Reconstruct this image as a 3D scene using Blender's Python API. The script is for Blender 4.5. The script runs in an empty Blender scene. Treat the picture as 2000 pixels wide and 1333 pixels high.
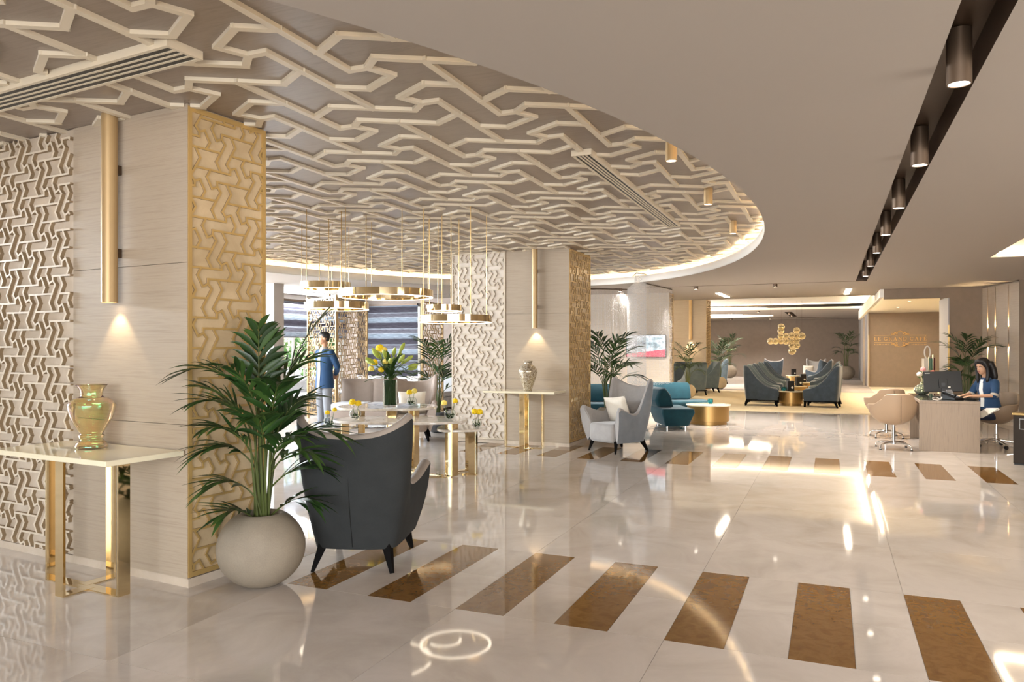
import bpy, bmesh, math, random
from mathutils import Vector, Matrix
from mathutils.geometry import delaunay_2d_cdt
PI = math.pi
S = bpy.context.scene
COL = S.collection

# ---------------------------------------------------------------- camera
TH = math.atan(622 / 1475)            # the building's long axis is turned from the view axis
FPX, YH, EYE = 1475.0, 681.0, 1.5
cam_d = bpy.data.cameras.new('camera')
cam_d.sensor_width = 36.0
cam_d.lens = FPX / 2000 * 36
cam_d.shift_y = (YH - 666.5) / 2000
cam_d.clip_end = 300
cam = bpy.data.objects.new('camera', cam_d)
cam.location = (0, 0, EYE)
cam.rotation_euler = (PI / 2, 0, TH)
COL.objects.link(cam)
S.camera = cam

# ---------------------------------------------------------------- world, sun, exposure
S.view_settings.view_transform = 'Standard'
S.view_settings.look = 'None'
S.view_settings.gamma = 1
S.view_settings.use_curve_mapping = False
S.view_settings.exposure = 0.80
W = bpy.data.worlds.new('sky'); S.world = W; W.use_nodes = True
_n = W.node_tree.nodes; _n.clear()
_o = _n.new('ShaderNodeOutputWorld'); _b = _n.new('ShaderNodeBackground'); _s = _n.new('ShaderNodeTexSky')
_s.sky_type = 'NISHITA'; _s.sun_disc = False; _s.sun_elevation = math.radians(48); _s.sun_rotation = math.radians(250)
_s.air_density = 1.0; _s.dust_density = 1.5
_b.inputs[1].default_value = 0.30
W.node_tree.links.new(_s.outputs[0], _b.inputs[0]); W.node_tree.links.new(_b.outputs[0], _o.inputs[0])
sun_d = bpy.data.lights.new('sun', 'SUN'); sun_d.energy = 3.0; sun_d.angle = 0.02; sun_d.color = (1, .95, .86)
sun = bpy.data.objects.new('sun', sun_d); COL.objects.link(sun)
sun.rotation_euler = Vector((0.60, -0.30, -0.80)).to_track_quat('-Z', 'Y').to_euler()
WARM = (1.0, .80, .56); NEUT = (1.0, .95, .89)
SPOT_W = 42.0
def area(name, loc, aim, sx, sy, power, col):
    d = bpy.data.lights.new(name, 'AREA'); d.shape = 'RECTANGLE'; d.size = sx; d.size_y = sy; d.energy = power; d.color = col
    o = bpy.data.objects.new(name, d); COL.objects.link(o); o.location = loc
    o.rotation_euler = (Vector(aim) - Vector(loc)).to_track_quat('-Z', 'Y').to_euler()
    return o
def portal(name, loc, aim, sx, sy):
    o = area(name, loc, aim, sx, sy, 1, (1, 1, 1)); o.data.cycles.is_portal = True; return o
# unseen area lamps added as daylight fill, the garden one indoors under the ceiling
area('entrance_fill', (1.0, -4.6, 1.7), (0.5, 6, 1.9), 9, 2.4, 560, (.97, .98, 1.0))  # lamp added behind the camera for broad, even light
area('garden_fill', (-11.8, 9, 2.70), (-7.5, 9, 0.0), 14, .45, 1500, (.84, .92, 1.0))  # lamp added above the window view to brighten the left side
area('right_side_fill', (5.1, 4.5, 1.7), (0, 8, 1.4), 5, 2.2, 170, (1.0, .96, .90))  # lamp added on the right to lift the rear ceiling
area('lounge_fill', (-8.6, 30, 1.7), (0, 31, 1.0), 8, 2.0, 600, (1, .97, .93))  # lamp added indoors for the dark lounge, before a wall without window
area('terrace_fill', (-10.72, 18.6, 3.4), (-10.72, 17.4, 1.7), 1.6, 1.6, 260, (.86, .93, 1.0))  # lamp added outside to light the far blind from behind

def Rot(x, y): return (x * math.cos(TH) - y * math.sin(TH), x * math.sin(TH) + y * math.cos(TH))
def G(px, py, h=0.0):
    """point of the horizontal plane z=h on the line of sight through a photograph pixel"""
    Y = FPX * (EYE - h) / (py - YH); x, y = Rot((px - 1000) / FPX * Y, Y)
    return Vector((x, y, h))
def AT(px, Y, h=0.0):
    x, y = Rot((px - 1000) / FPX * Y, Y); return Vector((x, y, h))
def HT(py, Y): return EYE - (py - YH) * Y / FPX

# ---------------------------------------------------------------- materials
def lin(c):
    if isinstance(c, str):
        c = [int(c[i:i + 2], 16) / 255 for i in (0, 2, 4)]
    return tuple((v / 12.92 if v <= .04045 else ((v + .055) / 1.055) ** 2.4) for v in c) + (1,)
MATS = {}
def mat(name, col, rough=.5, metal=0, spec=None, **kw):
    m = bpy.data.materials.new(name); m.use_nodes = True
    p = m.node_tree.nodes['Principled BSDF']
    p.inputs['Base Color'].default_value = lin(col)
    p.inputs['Roughness'].default_value = rough; p.inputs['Metallic'].default_value = metal
    if spec is not None: p.inputs['IOR'].default_value = spec
    for k, v in kw.items():
        p.inputs[k.replace('_', ' ')].default_value = v
    MATS[name] = m
    return m
def nd(m, t): return m.node_tree.nodes.new(t)
def lk(m, a, b): m.node_tree.links.new(a, b)
def P(m): return m.node_tree.nodes['Principled BSDF']
def coords(m, kind='Object', scale=(1, 1, 1), rot=(0, 0, 0)):
    mp = nd(m, 'ShaderNodeMapping'); mp.inputs['Scale'].default_value = scale; mp.inputs['Rotation'].default_value = rot
    if kind == 'Position':
        g = nd(m, 'ShaderNodeNewGeometry'); lk(m, g.outputs['Position'], mp.inputs[0])
    else:
        t = nd(m, 'ShaderNodeTexCoord'); lk(m, t.outputs[kind], mp.inputs[0])
    return mp.outputs[0]
def noise(m, co, scale, detail=4, rough=.6, dist=0):
    n = nd(m, 'ShaderNodeTexNoise'); n.inputs['Scale'].default_value = scale; n.inputs['Detail'].default_value = detail
    n.inputs['Roughness'].default_value = rough; n.inputs['Distortion'].default_value = dist
    lk(m, co, n.inputs['Vector']); return n.outputs[0]
def ramp(m, fac, stops):
    r = nd(m, 'ShaderNodeValToRGB'); e = r.color_ramp.elements
    while len(e) < len(stops): e.new(.5)
    for el, (p, c) in zip(e, stops):
        el.position = p; el.color = lin(c)
    lk(m, fac, r.inputs[0]); return r.outputs[0]
def bump(m, h, strength=.2, dist=.002):
    b = nd(m, 'ShaderNodeBump'); b.inputs['Strength'].default_value = strength; b.inputs['Distance'].default_value = dist
    lk(m, h, b.inputs['Height']); lk(m, b.outputs[0], P(m).inputs['Normal'])
def colour(m, out): lk(m, out, P(m).inputs['Base Color'])
def wood(name, c0, c1, scale, rough=.45, kind='Object', rot=(0, 0, 0), bs=.25):
    m = mat(name, c0, rough); co = coords(m, kind, scale, rot)
    f = noise(m, co, 1.0, 6, .65, .6)
    colour(m, ramp(m, f, [(.3, c0), (.5, c1), (.72, c0)])); bump(m, f, bs, .001); return m
def fabric(name, c0, c1, scale=300, rough=.9, sheen=.3):
    m = mat(name, c0, rough); co = coords(m, 'Object')
    a = noise(m, co, scale, 2, .7); b_ = noise(m, co, 7, 3, .6)
    mx = nd(m, 'ShaderNodeMath'); mx.operation = 'MULTIPLY_ADD'; mx.inputs[1].default_value = .5
    lk(m, a, mx.inputs[0]); sc = nd(m, 'ShaderNodeMath'); sc.operation = 'MULTIPLY'; sc.inputs[1].default_value = .5
    lk(m, b_, sc.inputs[0]); lk(m, sc.outputs[0], mx.inputs[2])
    colour(m, ramp(m, mx.outputs[0], [(.35, c0), (.65, c1)])); bump(m, a, .15, .001)
    P(m).inputs['Sheen Weight'].default_value = sheen; P(m).inputs['Sheen Roughness'].default_value = .4; return m
def emit(name, col, strength):
    m = mat(name, col, .5); p = P(m); p.inputs['Emission Color'].default_value = lin(col); p.inputs['Emission Strength'].default_value = strength
    return m
def glass(name, col, rough=.0, ior=1.45, trans=1.0, **kw):
    return mat(name, col, rough, 0, ior, Transmission_Weight=trans, **kw)

def marble(name, a, b_, c, rough, ior, sc=1.0):
    m = mat(name, a, rough, 0, ior)
    co = coords(m, 'Position', (sc, sc, sc))
    oi = nd(m, 'ShaderNodeObjectInfo'); add = nd(m, 'ShaderNodeVectorMath'); add.operation = 'MULTIPLY_ADD'
    cb = nd(m, 'ShaderNodeCombineXYZ'); lk(m, oi.outputs['Random'], cb.inputs[0]); lk(m, oi.outputs['Random'], cb.inputs[1])
    lk(m, cb.outputs[0], add.inputs[0]); add.inputs[1].default_value = (17, 31, 0); lk(m, co, add.inputs[2])
    f = noise(m, add.outputs[0], 1.6, 9, .62, .8)
    colour(m, ramp(m, f, [(.28, c), (.45, a), (.6, b_), (.75, a)]))
    return m
M_TILE = marble('polished_cream_marble', 'beb3a8', 'c6bbb1', 'b1a59a', .045, 1.66)
M_BROWN = marble('polished_brown_marble', '735127', '7d5a2f', '694822', .06, 1.55, 9)
M_JOINT = mat('floor_joint', '8f7f70', .6)
M_CEIL = mat('ceiling_paint', 'a2988d', .85)
M_WHITE = mat('white_rim_paint', 'e6e1d8', .7)
M_VENEER = wood('ceiling_veneer', '7c6f62', '8b7d70', (2.2, 26, 2.2), .34, 'Object', (0, 0, .5))
M_RIB = mat('cream_ribs', 'd0c3ac', .45)
M_OAK = wood('limed_oak', '978776', 'a89986', (1.6, 1.6, 85), .45)
M_OAK2 = wood('limed_oak_columns', '978776', 'a69785', (1.6, 1.6, 85), .45)
M_DESK = wood('desk_oak', '85725f', '97836e', (60, 60, 2.2), .45)
M_STONE = marble('panel_backing_stone', 'bfb09e', 'c9bbaa', 'b3a390', .14, 1.5, 1.3)
M_STONEG = marble('golden_backing_stone', 'bda683', 'c9b28f', 'b09873', .14, 1.5, 1.3)
M_STONEW = marble('pale_backing_stone', 'd8cdc0', 'ded4c8', 'cbbdae', .12, 1.5, 1.3)
M_GOLDP = mat('gold_paint', 'c3a266', .35, .4)
M_FRETC = mat('cream_fret', 'cabda9', .45); M_EDGE = mat('fret_core_edge', '8f7a5e', .6)
M_BRASS = mat('polished_brass', 'e6d3ab', .06, 1.0)
M_BRASSD = mat('brushed_brass', 'c0a06a', .3, 1.0)
M_SATIN = mat('satin_gold_tube', 'b0946a', .42, .4)
M_BRONZE = mat('dark_bronze', '4b3a2b', .45, .5)
M_BRONZEL = mat('bronze_can', '6b5847', .4, .6)
M_CREAMTOP = mat('cream_stone_top', 'e2d8bc', .08, 0, 1.55)
M_MARBLETOP = marble('white_veined_marble', 'd7cfc4', 'e6e0d8', 'b9aea2', .05, 1.6, 4)
M_POT = fabric('pale_stone_pot', '837767', '908473', 160, .75, 0)
M_POTC = fabric('cream_stone_pot', 'b8a98c', 'c8b99b', 160, .75, 0)
M_POTD = mat('grey_pot', '4b4c50', .6)
M_SOIL = fabric('potting_soil', '1d1712', '2c241c', 90, 1, 0)
M_LEAF = mat('palm_leaf', '1c3716', .42); M_LEAF2 = mat('palm_leaf_light', '2f4d1e', .45)
for _m, _a, _b2 in ((M_LEAF, '142a10', '2b4a1c'), (M_LEAF2, '24401a', '46632a')):
    colour(_m, ramp(_m, noise(_m, coords(_m, 'Object'), 3.0, 2), [(.3, _a), (.7, _b2)]))
M_STEM = mat('palm_stem', '4b5526', .5)
M_VELDK = fabric('charcoal_velvet', '232525', '2c2e2e', 260, .95, .0)
M_VELGR = fabric('grey_velvet', '8f8a86', 'a29d99', 260, .9, .5)
M_VELTP = fabric('taupe_velvet', '857a70', '978b80', 260, .9, .4)
M_VELMID = fabric('mid_grey_velvet', '70757b', '80858b', 260, .9, .5)
M_VELBL = fabric('slate_blue_velvet', '2f3a45', '43505c', 200, .9, .5)
M_VELSG = fabric('slate_green_velvet', '46525a', '5c6a6e', 200, .9, .5)
M_TEAL = fabric('teal_wool', '03313b', '063e49', 260, .9, .2)
M_CREAMF = fabric('cream_linen', 'd9d0c0', 'e8e0d2', 200, .9, .1)
M_TAUPEF = fabric('taupe_upholstery', '94857a', 'a09186', 200, .9, .2)
M_BLUEGR = fabric('pale_grey_upholstery', 'a9a8a8', 'b8b7b7', 200, .9, .3)
M_LEATHER = mat('beige_leather', 'ab9176', .5); M_LEATHD = mat('taupe_leather', '7d6a56', .55)
M_DARKW = mat('dark_wenge', '0a0807', .7, 0, 1.2)
M_CHROME = mat('chrome', 'd6d6d6', .1, 1.0)
M_BLACK = mat('black_plastic', '08090a', .35); M_GREY = mat('grey_plastic', '8a8a8c', .5)
M_TAUPEW = fabric('taupe_wallcovering', '7d6d5c', '867564', 260, .8, 0)
M_BROWNW = fabric('brown_wallcovering', '75685c', '7d6f63', 260, .8, 0)
M_WALLW = mat('white_wall_paint', 'd9d4cb', .8); M_WALLG = mat('grey_wall_paint', 'a9a5a3', .8)
M_LED = emit('warm_led', 'ffebc8', 25.0); M_LEDC = emit('warm_led_coffer', 'ffedd0', 75.0); M_LAMP = emit('lamp_face', 'fff1dc', 9.0)
M_BAR = emit('light_bar_face', 'fff0d8', 22.0)
M_RING = emit('ring_diffuser', 'fff0d8', 3.2)
M_CARPET = fabric('cream_carpet', 'd9c6a0', 'e8d8b6', 60, .95, .1)
M_CARPETG = fabric('grey_carpet', 'a3968b', 'b5a99f', 25, .95, .1)
M_GLASS = glass('clear_glass', 'ffffff', 0, 1.45)
M_PANE = mat('window_pane', 'ffffff', 0, 0, 1.1, Transmission_Weight=1.0)
M_BEAD = mat('silver_bead', 'e4e2e0', .18, .6)

# ---------------------------------------------------------------- mesh builder
class MB:
    def __init__(s): s.v = []; s.f = []
    def add(s, vs, fs, M=None):
        b0 = len(s.v)
        s.v += [tuple(M @ Vector(p)) for p in vs] if M is not None else [tuple(p) for p in vs]
        s.f += [tuple(i + b0 for i in f) for f in fs]; return s
    def box(s, x0, x1, y0, y1, z0, z1, M=None):
        return s.add([(x0, y0, z0), (x1, y0, z0), (x1, y1, z0), (x0, y1, z0), (x0, y0, z1), (x1, y0, z1), (x1, y1, z1), (x0, y1, z1)],
                     [(3, 2, 1, 0), (4, 5, 6, 7), (0, 1, 5, 4), (1, 2, 6, 5), (2, 3, 7, 6), (3, 0, 4, 7)], M)
    def obox(s, c, a, b, d):
        c = Vector(c); a = Vector(a); b = Vector(b); d = Vector(d)
        q = [c - a - b - d, c + a - b - d, c + a + b - d, c - a + b - d, c - a - b + d, c + a - b + d, c + a + b + d, c - a + b + d]
        return s.add(q, [(3, 2, 1, 0), (4, 5, 6, 7), (0, 1, 5, 4), (1, 2, 6, 5), (2, 3, 7, 6), (3, 0, 4, 7)])
    def rings(s, R, closed=True, cap0=True, cap1=True, loop=False, M=None):
        n = len(R[0]); vs = [p for r in R for p in r]; fs = []; k = len(R)
        for i in range(k if loop else k - 1):
            j2 = (i + 1) % k
            for j in range(n if closed else n - 1):
                fs.append((i * n + j, i * n + (j + 1) % n, j2 * n + (j + 1) % n, j2 * n + j))
        if cap0 and not loop and closed: fs.append(tuple(reversed(range(n))))
        if cap1 and not loop and closed: fs.append(tuple((k - 1) * n + j for j in range(n)))
        return s.add(vs, fs, M)
    def lathe(s, prof, n=32, c=(0, 0, 0), M=None, cap0=True, cap1=True):
        R = [[(c[0] + r * math.cos(2 * PI * j / n), c[1] + r * math.sin(2 * PI * j / n), c[2] + z) for j in range(n)] for r, z in prof]
        return s.rings(R, True, cap0, cap1, False, M)
    def tube(s, pts, r, n=8, cap=True, sq=1.0):
        pts = [Vector(p) for p in pts]; k = len(pts); rs = r if isinstance(r, (list, tuple)) else [r] * k
        R = []; up = None
        for i, p in enumerate(pts):
            t = (pts[min(i + 1, k - 1)] - pts[max(i - 1, 0)]).normalized()
            if up is None:
                up = Vector((0, 0, 1)) if abs(t.z) < .9 else Vector((0, 1, 0))
            a = t.cross(up)
            if a.length < 1e-5: a = t.orthogonal()
            a.normalize(); b_ = a.cross(t).normalized(); up = b_
            R.append([p + (a * math.cos(2 * PI * j / n) + b_ * math.sin(2 * PI * j / n) * sq) * rs[i] for j in range(n)])
        return s.rings(R, True, cap, cap)
    def prism(s, poly, z0, z1, M=None):
        n = len(poly)
        return s.add([(x, y, z0) for x, y in poly] + [(x, y, z1) for x, y in poly],
                     [tuple(reversed(range(n))), tuple(range(n, 2 * n))] + [(i, (i + 1) % n, n + (i + 1) % n, n + i) for i in range(n)], M)
    def ball(s, c, r, nu=16, nv=10, M=None):
        rx, ry, rz = (r, r, r) if not isinstance(r, (list, tuple)) else r
        R = []
        for i in range(nv + 1):
            a = -PI / 2 + PI * i / nv; k = max(math.cos(a), .02)
            R.append([(c[0] + rx * k * math.cos(2 * PI * j / nu), c[1] + ry * k * math.sin(2 * PI * j / nu), c[2] + rz * math.sin(a)) for j in range(nu)])
        return s.rings(R, True, True, True, False, M)
    def build(s, name, m, parent=None, smooth=False, bevel=0, solid=0, sub=0, seg=2, loc=None):
        me = bpy.data.meshes.new(name); me.from_pydata(s.v, [], s.f); me.validate()
        bm = bmesh.new(); bm.from_mesh(me)
        bmesh.ops.recalc_face_normals(bm, faces=bm.faces); bm.to_mesh(me); bm.free()
        if smooth:
            me.shade_smooth()
        me.materials.append(m)
        o = bpy.data.objects.new(name, me); COL.objects.link(o)
        if parent is not None: o.parent = parent
        if loc is not None: o.location = loc
        if solid:
            md = o.modifiers.new('solid', 'SOLIDIFY'); md.thickness = solid; md.offset = 0
        if bevel:
            md = o.modifiers.new('bevel', 'BEVEL'); md.width = bevel; md.segments = seg; md.limit_method = 'ANGLE'; md.harden_normals = False
        if sub:
            md = o.modifiers.new('sub', 'SUBSURF'); md.levels = sub; md.render_levels = sub
        if smooth:
            md = o.modifiers.new('split', 'EDGE_SPLIT'); md.split_angle = math.radians(50)
        return o
def tag(o, label=None, cat=None, group=None, kind=None):
    for k, v in (('label', label), ('category', cat), ('group', group), ('kind', kind)):
        if v: o[k] = v
    return o
def thing(name, label, cat, loc=(0, 0, 0), rz=0.0, group=None):
    o = bpy.data.objects.new(name, None); COL.objects.link(o); o.location = loc; o.rotation_euler = (0, 0, rz); o.empty_display_size = .1
    return tag(o, label, cat, group)
def struct(name, mb, m, parent=None, **kw):
    o = mb.build(name, m, parent, **kw)
    if parent is None: o['kind'] = 'structure'
    return o
def sroot(name, loc=(0, 0, 0), rz=0.0):
    o = bpy.data.objects.new(name, None); COL.objects.link(o); o.location = loc; o.rotation_euler = (0, 0, rz); o['kind'] = 'structure'; return o
KIDS = {}
def copy_tree(o, parent=None):
    c = o.copy(); COL.objects.link(c); c.parent = parent
    for ch in [k for k in list(COL.objects) if k.parent == o]: copy_tree(ch, c)
    return c
def dup(src, loc, rz, label=None, group=None, scale=None):
    c = copy_tree(src); c.location = loc; c.rotation_euler = (0, 0, rz)
    if label: c['label'] = label
    if group: c['group'] = group
    if scale: c.scale = (scale,) * 3
    return c
def spot(loc, aim, power, angle=75, blend=.6, col=WARM, rad=.03, name='spot_light', parent=None):
    d = bpy.data.lights.new(name, 'SPOT'); d.energy = power; d.spot_size = math.radians(angle); d.spot_blend = blend; d.color = col; d.shadow_soft_size = rad
    o = bpy.data.objects.new(name, d); COL.objects.link(o); o.location = loc
    o.rotation_euler = (Vector(aim) - Vector(loc)).to_track_quat('-Z', 'Y').to_euler()
    if parent is not None: o.parent = parent
    return o
def ell(cx, cy, a, b_, n=96): return [(cx + a * math.cos(2 * PI * i / n), cy + b_ * math.sin(2 * PI * i / n)) for i in range(n)]
def inpoly(x, y, poly):
    c = False; n = len(poly)
    for i in range(n):
        x1, y1 = poly[i]; x2, y2 = poly[i - 1]
        if (y1 > y) != (y2 > y) and x < (x2 - x1) * (y - y1) / (y2 - y1) + x1: c = not c
    return c
def plate(outer, holes, z, mb=None):
    """a flat sheet with holes"""
    vs = []; es = []
    for lp in [outer] + holes:
        b0 = len(vs); vs += [Vector(p) for p in lp]; es += [(b0 + i, b0 + (i + 1) % len(lp)) for i in range(len(lp))]
    V, E_, F, *_r = delaunay_2d_cdt(vs, es, [], 0, 1e-5)
    mb = mb or MB(); fs = []
    for f in F:
        c = sum((V[i] for i in f), Vector((0, 0))) / len(f)
        if inpoly(c.x, c.y, outer) and not any(inpoly(c.x, c.y, h) for h in holes): fs.append(tuple(f))
    return mb.add([(p.x, p.y, z) for p in V], fs)
def band(mb, lp, z0, z1):
    n = len(lp)
    return mb.add([(x, y, z0) for x, y in lp] + [(x, y, z1) for x, y in lp], [(i, (i + 1) % n, n + (i + 1) % n, n + i) for i in range(n)])

# ---------------------------------------------------------------- the fret pattern shared by ceiling, columns and screens
FRET = [[(-1.41, -.5), (.8, -.5)], [(-.8, .5), (1.41, .5)],
        [(-1.41, -.5), (-1.41, -.25), (-1.18, 0), (-1.76, 1.0), (-1.46, 1.5)],
        [(-1.41, -.25), (-1.74, -.1), (-2.06, -.66), (-1.84, -1.05)],
        [(-.8, -.5), (-.5, 0), (-1.08, 1.0), (-.85, 1.25), (-.85, 1.5)],
        [(-.85, 1.25), (-.52, 1.1), (-.2, 1.66), (-.42, 2.05)]]
E1, E2 = (2.26, -1.0), (-.29, 2.55)
def fret_lines(sc, inside, x0, x1, y0, y1, ang=0.0, ox=0.0, oy=0.0, mirror=1):
    """the pattern's segments in metres, cut to where inside(x, y) holds"""
    ca, sa = math.cos(ang), math.sin(ang)
    rad = math.hypot(max(abs(x0 - ox), abs(x1 - ox)), max(abs(y0 - oy), abs(y1 - oy))) / sc + 4
    N = int(rad / 1.8) + 3; out = []
    for i in range(-N, N + 1):
        for j in range(-N, N + 1):
            bx = i * E1[0] + j * E2[0]; by = i * E1[1] + j * E2[1]
            if math.hypot(bx, by) > rad: continue
            for ln in FRET:
                pts = []
                for (px, py) in ln:
                    u = (bx + px) * sc * mirror; w = -(by + py) * sc
                    pts.append((ox + u * ca - w * sa, oy + u * sa + w * ca))
                for p, q in zip(pts, pts[1:]):
                    if max(p[0], q[0]) < x0 or min(p[0], q[0]) > x1 or max(p[1], q[1]) < y0 or min(p[1], q[1]) > y1: continue
                    L = math.hypot(q[0] - p[0], q[1] - p[1]); k = max(2, int(L / .012)); run = None
                    for a in range(k + 1):
                        t = a / k; ok = inside(p[0] + (q[0] - p[0]) * t, p[1] + (q[1] - p[1]) * t)
                        if ok and run is None: run = t
                        if (not ok or a == k) and run is not None:
                            te = t if ok else (a - 1) / k
                            if te - run > 1e-6:
                                out.append(((p[0] + (q[0] - p[0]) * run, p[1] + (q[1] - p[1]) * run), (p[0] + (q[0] - p[0]) * te, p[1] + (q[1] - p[1]) * te)))
                            run = None
    return out
def fret_mesh(lines, w, t, o, ex, ey, n):
    """square bars of width w standing t proud of the plane o + x*ex + y*ey"""
    mb = MB(); o = Vector(o); ex = Vector(ex); ey = Vector(ey); n = Vector(n); k = 0; t0 = t
    for p, q in lines:
        k += 1; t = t0 * (1 + .06 * ((k * .6180339) % 1))
        d = Vector((q[0] - p[0], q[1] - p[1])); L = d.length; d.normalize()
        D = ex * d.x + ey * d.y; Wd = ex * (-d.y) + ey * d.x
        c = o + ex * ((p[0] + q[0]) / 2) + ey * ((p[1] + q[1]) / 2) + n * (t / 2)
        mb.obox(c, D * (L / 2 + w * .45), Wd * (w / 2), n * (t / 2))
    return mb
def fret_panel(name, parent, o, ex, ey, n, w, h, sc, bw, bt, m, ox=0, oy=0, edge=.0, ang=0.0, cap=True):
    ins = lambda x, y: bw * .5 <= x <= w - bw * .5 and bw * .5 <= y <= h - bw * .5
    ls = fret_lines(sc, ins, 0, w, 0, h, ang, ox, oy)
    if not cap: return fret_mesh(ls, bw, bt, o, ex, ey, n).build(name, m, parent)
    fret_mesh(ls, bw - .0006, bt - .003, o, ex, ey, n).build(name + '_core', M_EDGE, parent)
    return fret_mesh(ls, bw, .003, Vector(o) + Vector(n) * (bt - .003), ex, ey, n).build(name, m, parent)
def frame_panel(name, parent, o, ex, ey, n, w, h, fw, ft, m):
    mb = MB(); o = Vector(o); ex = Vector(ex); ey = Vector(ey); n = Vector(n)
    for (x0, x1, y0, y1) in ((0, fw, 0, h), (w - fw, w, 0, h), (fw, w - fw, 0, fw), (fw, w - fw, h - fw, h)):
        mb.obox(o + ex * (x0 + x1) / 2 + ey * (y0 + y1) / 2 + n * ft / 2, ex * (x1 - x0) / 2, ey * (y1 - y0) / 2, n * ft / 2)
    return mb.build(name, m, parent)
# ================================================================ THE SETTING
ZF, ZP, ZR = 2.80, 3.035, 3.014          # flat ceiling, fretted ceiling, underside of its ribs
ECX, ECY, EA, EB = -4.87, 7.62, 4.25, 7.44
floor = struct('floor', MB().box(-13, 9, -6, 43, -.2, -.006), M_TILE)
# floor tiles: 1.2 m slabs between two rows of alternating brown and cream bars
YS = [-.03, 1.295, 2.59, 3.88], [5.17, 6.335, 7.5, 8.665, 9.83], [11.13, 12.43, 13.73, 15.03, 16.33, 17.6]
tile_mesh = {}
def tile(x0, x1, y0, y1, m):
    g = .0012; key = (round(x1 - x0, 3), round(y1 - y0, 3), m.name)
    if key not in tile_mesh:
        o = MB().box(0, x1 - x0 - 2 * g, 0, y1 - y0 - 2 * g, -.006, 0).build('tile', m, floor); tile_mesh[key] = o.data
    else:
        o = bpy.data.objects.new('tile', tile_mesh[key]); COL.objects.link(o); o.parent = floor
    o.location = (x0 + g, y0 + g, 0)
for ys in YS:
    for ya, yb in zip(ys, ys[1:]):
        for k in range(-7, 3): tile(.41 + 1.2 * k, .41 + 1.2 * (k + 1), ya, yb, M_TILE)
for (ya, yb) in ((3.88, 5.17), (9.83, 11.13)):
    ym = (ya + yb) / 2
    for k in range(-9, 4):
        xa = .41 + .6 * k
        for y0, y1 in ((ya, ym), (ym, yb)):
            tile(xa, xa + .3, y0, y1, M_BROWN); tile(xa + .3, xa + .6, y0, y1, M_TILE)
struct('floor_carpet', MB().box(-8.9, 4.4, 19.05, 27.8, -.006, .012), M_CARPET)
struct('floor_carpet_rear', MB().box(-8.9, 1.36, 27.8, 41.5, -.006, .012), M_CARPETG)
struct('floor_carpet_cafe', MB().box(1.36, 4.4, 27.8, 32.5, -.006, .012), M_CARPET)

# ---- flat ceiling with the oval opening, the dark channel and the right-hand light coffer
rim = ell(ECX, ECY, EA, EB, 128)
CH = [(.45, -4.5), (.645, -4.5), (.645, 16.05), (.45, 16.05)]
CF = [(2.1, 4.0), (4.6, 4.0), (4.6, 12.6), (2.1, 12.6)]
TC = [(-11.3, 15.99), (.449, 15.99), (.449, 16.05), (-11.3, 16.05)]
T2 = [(-11.06, 3.0), (-11.0, 3.0), (-11.0, 15.98), (-11.06, 15.98)]
ceiling = struct('ceiling', plate([(-12.1, -5), (5.2, -5), (5.2, 18.4), (1.0, 18.4), (1.0, 20.5), (-12.1, 20.5)], [rim, CH, CF, TC, T2], ZF), M_CEIL)
struct('ceiling_light_seal', MB().box(-12.4, 5.6, -5.4, 43, 3.6, 3.8), M_CEIL)  # unseen slab added to keep sky light from leaking in above
# dark channels
mb = MB(); band(mb, CH, ZF, 2.97); plate(CH, [], 2.97, mb); band(mb, TC, ZF, 2.9); plate(TC, [], 2.9, mb); band(mb, T2, ZF, 2.9); plate(T2, [], 2.9, mb)
mb.build('channel_lining', M_BRONZE, ceiling)
# right coffer with hidden light strip
mb = MB(); band(mb, CF, ZF, 3.2); plate([(2.0, 3.9), (4.7, 3.9), (4.7, 12.8), (2.0, 12.8)], [], 3.2, mb)
mb.build('coffer_lining', M_CEIL, ceiling)
MB().box(2.14, 2.17, 4.1, 12.5, 2.86, 2.88).box(2.2, 4.5, 12.54, 12.57, 2.86, 2.88).build('light_strip', M_LED, ceiling)
# rim of the oval: rounded lip, ledge, backing, light strip
prof = [(0.012, ZF), (.004, ZF + .004), (-.002, ZF + .02), (0, ZF + .125), (.008, ZF + .132), (.03, ZF + .132), (.035, ZF + .06), (.2, ZF + .06)]
def ering(d, z, n=128): return [(x, y, z) for x, y in ell(ECX, ECY, EA + d, EB + d, n)]
mb = MB().rings([ering(d, z) for d, z in prof], True, False, False)
mb.build('oval_rim', M_WHITE, ceiling, smooth=True)
MB().rings([ering(.2, ZF + .06), ering(.26, ZP + .01)], True, False, False).build('cove_backing', M_WHITE, ceiling, smooth=True)
mb = MB().rings([ering(.085, ZF + .062), ering(.085, ZF + .074), ering(.115, ZF + .074), ering(.115, ZF + .062)], True, False, False, True)
mb.build('light_strip', M_LED, ceiling)
# fretted oval ceiling
oval = struct('ceiling_oval', plate(ell(ECX, ECY, EA + .3, EB + .3, 128), [], ZP), M_VENEER)
A1 = math.radians(-5.0)
def loc1(x, y):                       # coordinates in the frame of the turned front column
    dx, dy = x + 3.70, y - 3.56
    return dx * math.cos(A1) + dy * math.sin(A1), -dx * math.sin(A1) + dy * math.cos(A1)
def in_oval(x, y):
    if ((x - ECX) / (EA + .1)) ** 2 + ((y - ECY) / (EB + .1)) ** 2 > 1: return False
    u, w = loc1(x, y)
    if -3.4 < u < 0 and 0 < w < .65: return False
    if -5.65 < x < -3.65 and 10.9 < y < 12.0: return False
    if -1.86 < x < -1.69 and 5.55 < y < 9.35: return False
    if -.55 < w + .64 < -.3 and False: return False
    if u < .78 and -.745 < w < -.50 and u > -3.4: return False
    return True
RIB_SC, RIB_ANG, RIB_MIR, RIB_OX, RIB_OY = .45, PI / 2, -1, -2.2, 2.83
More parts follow.
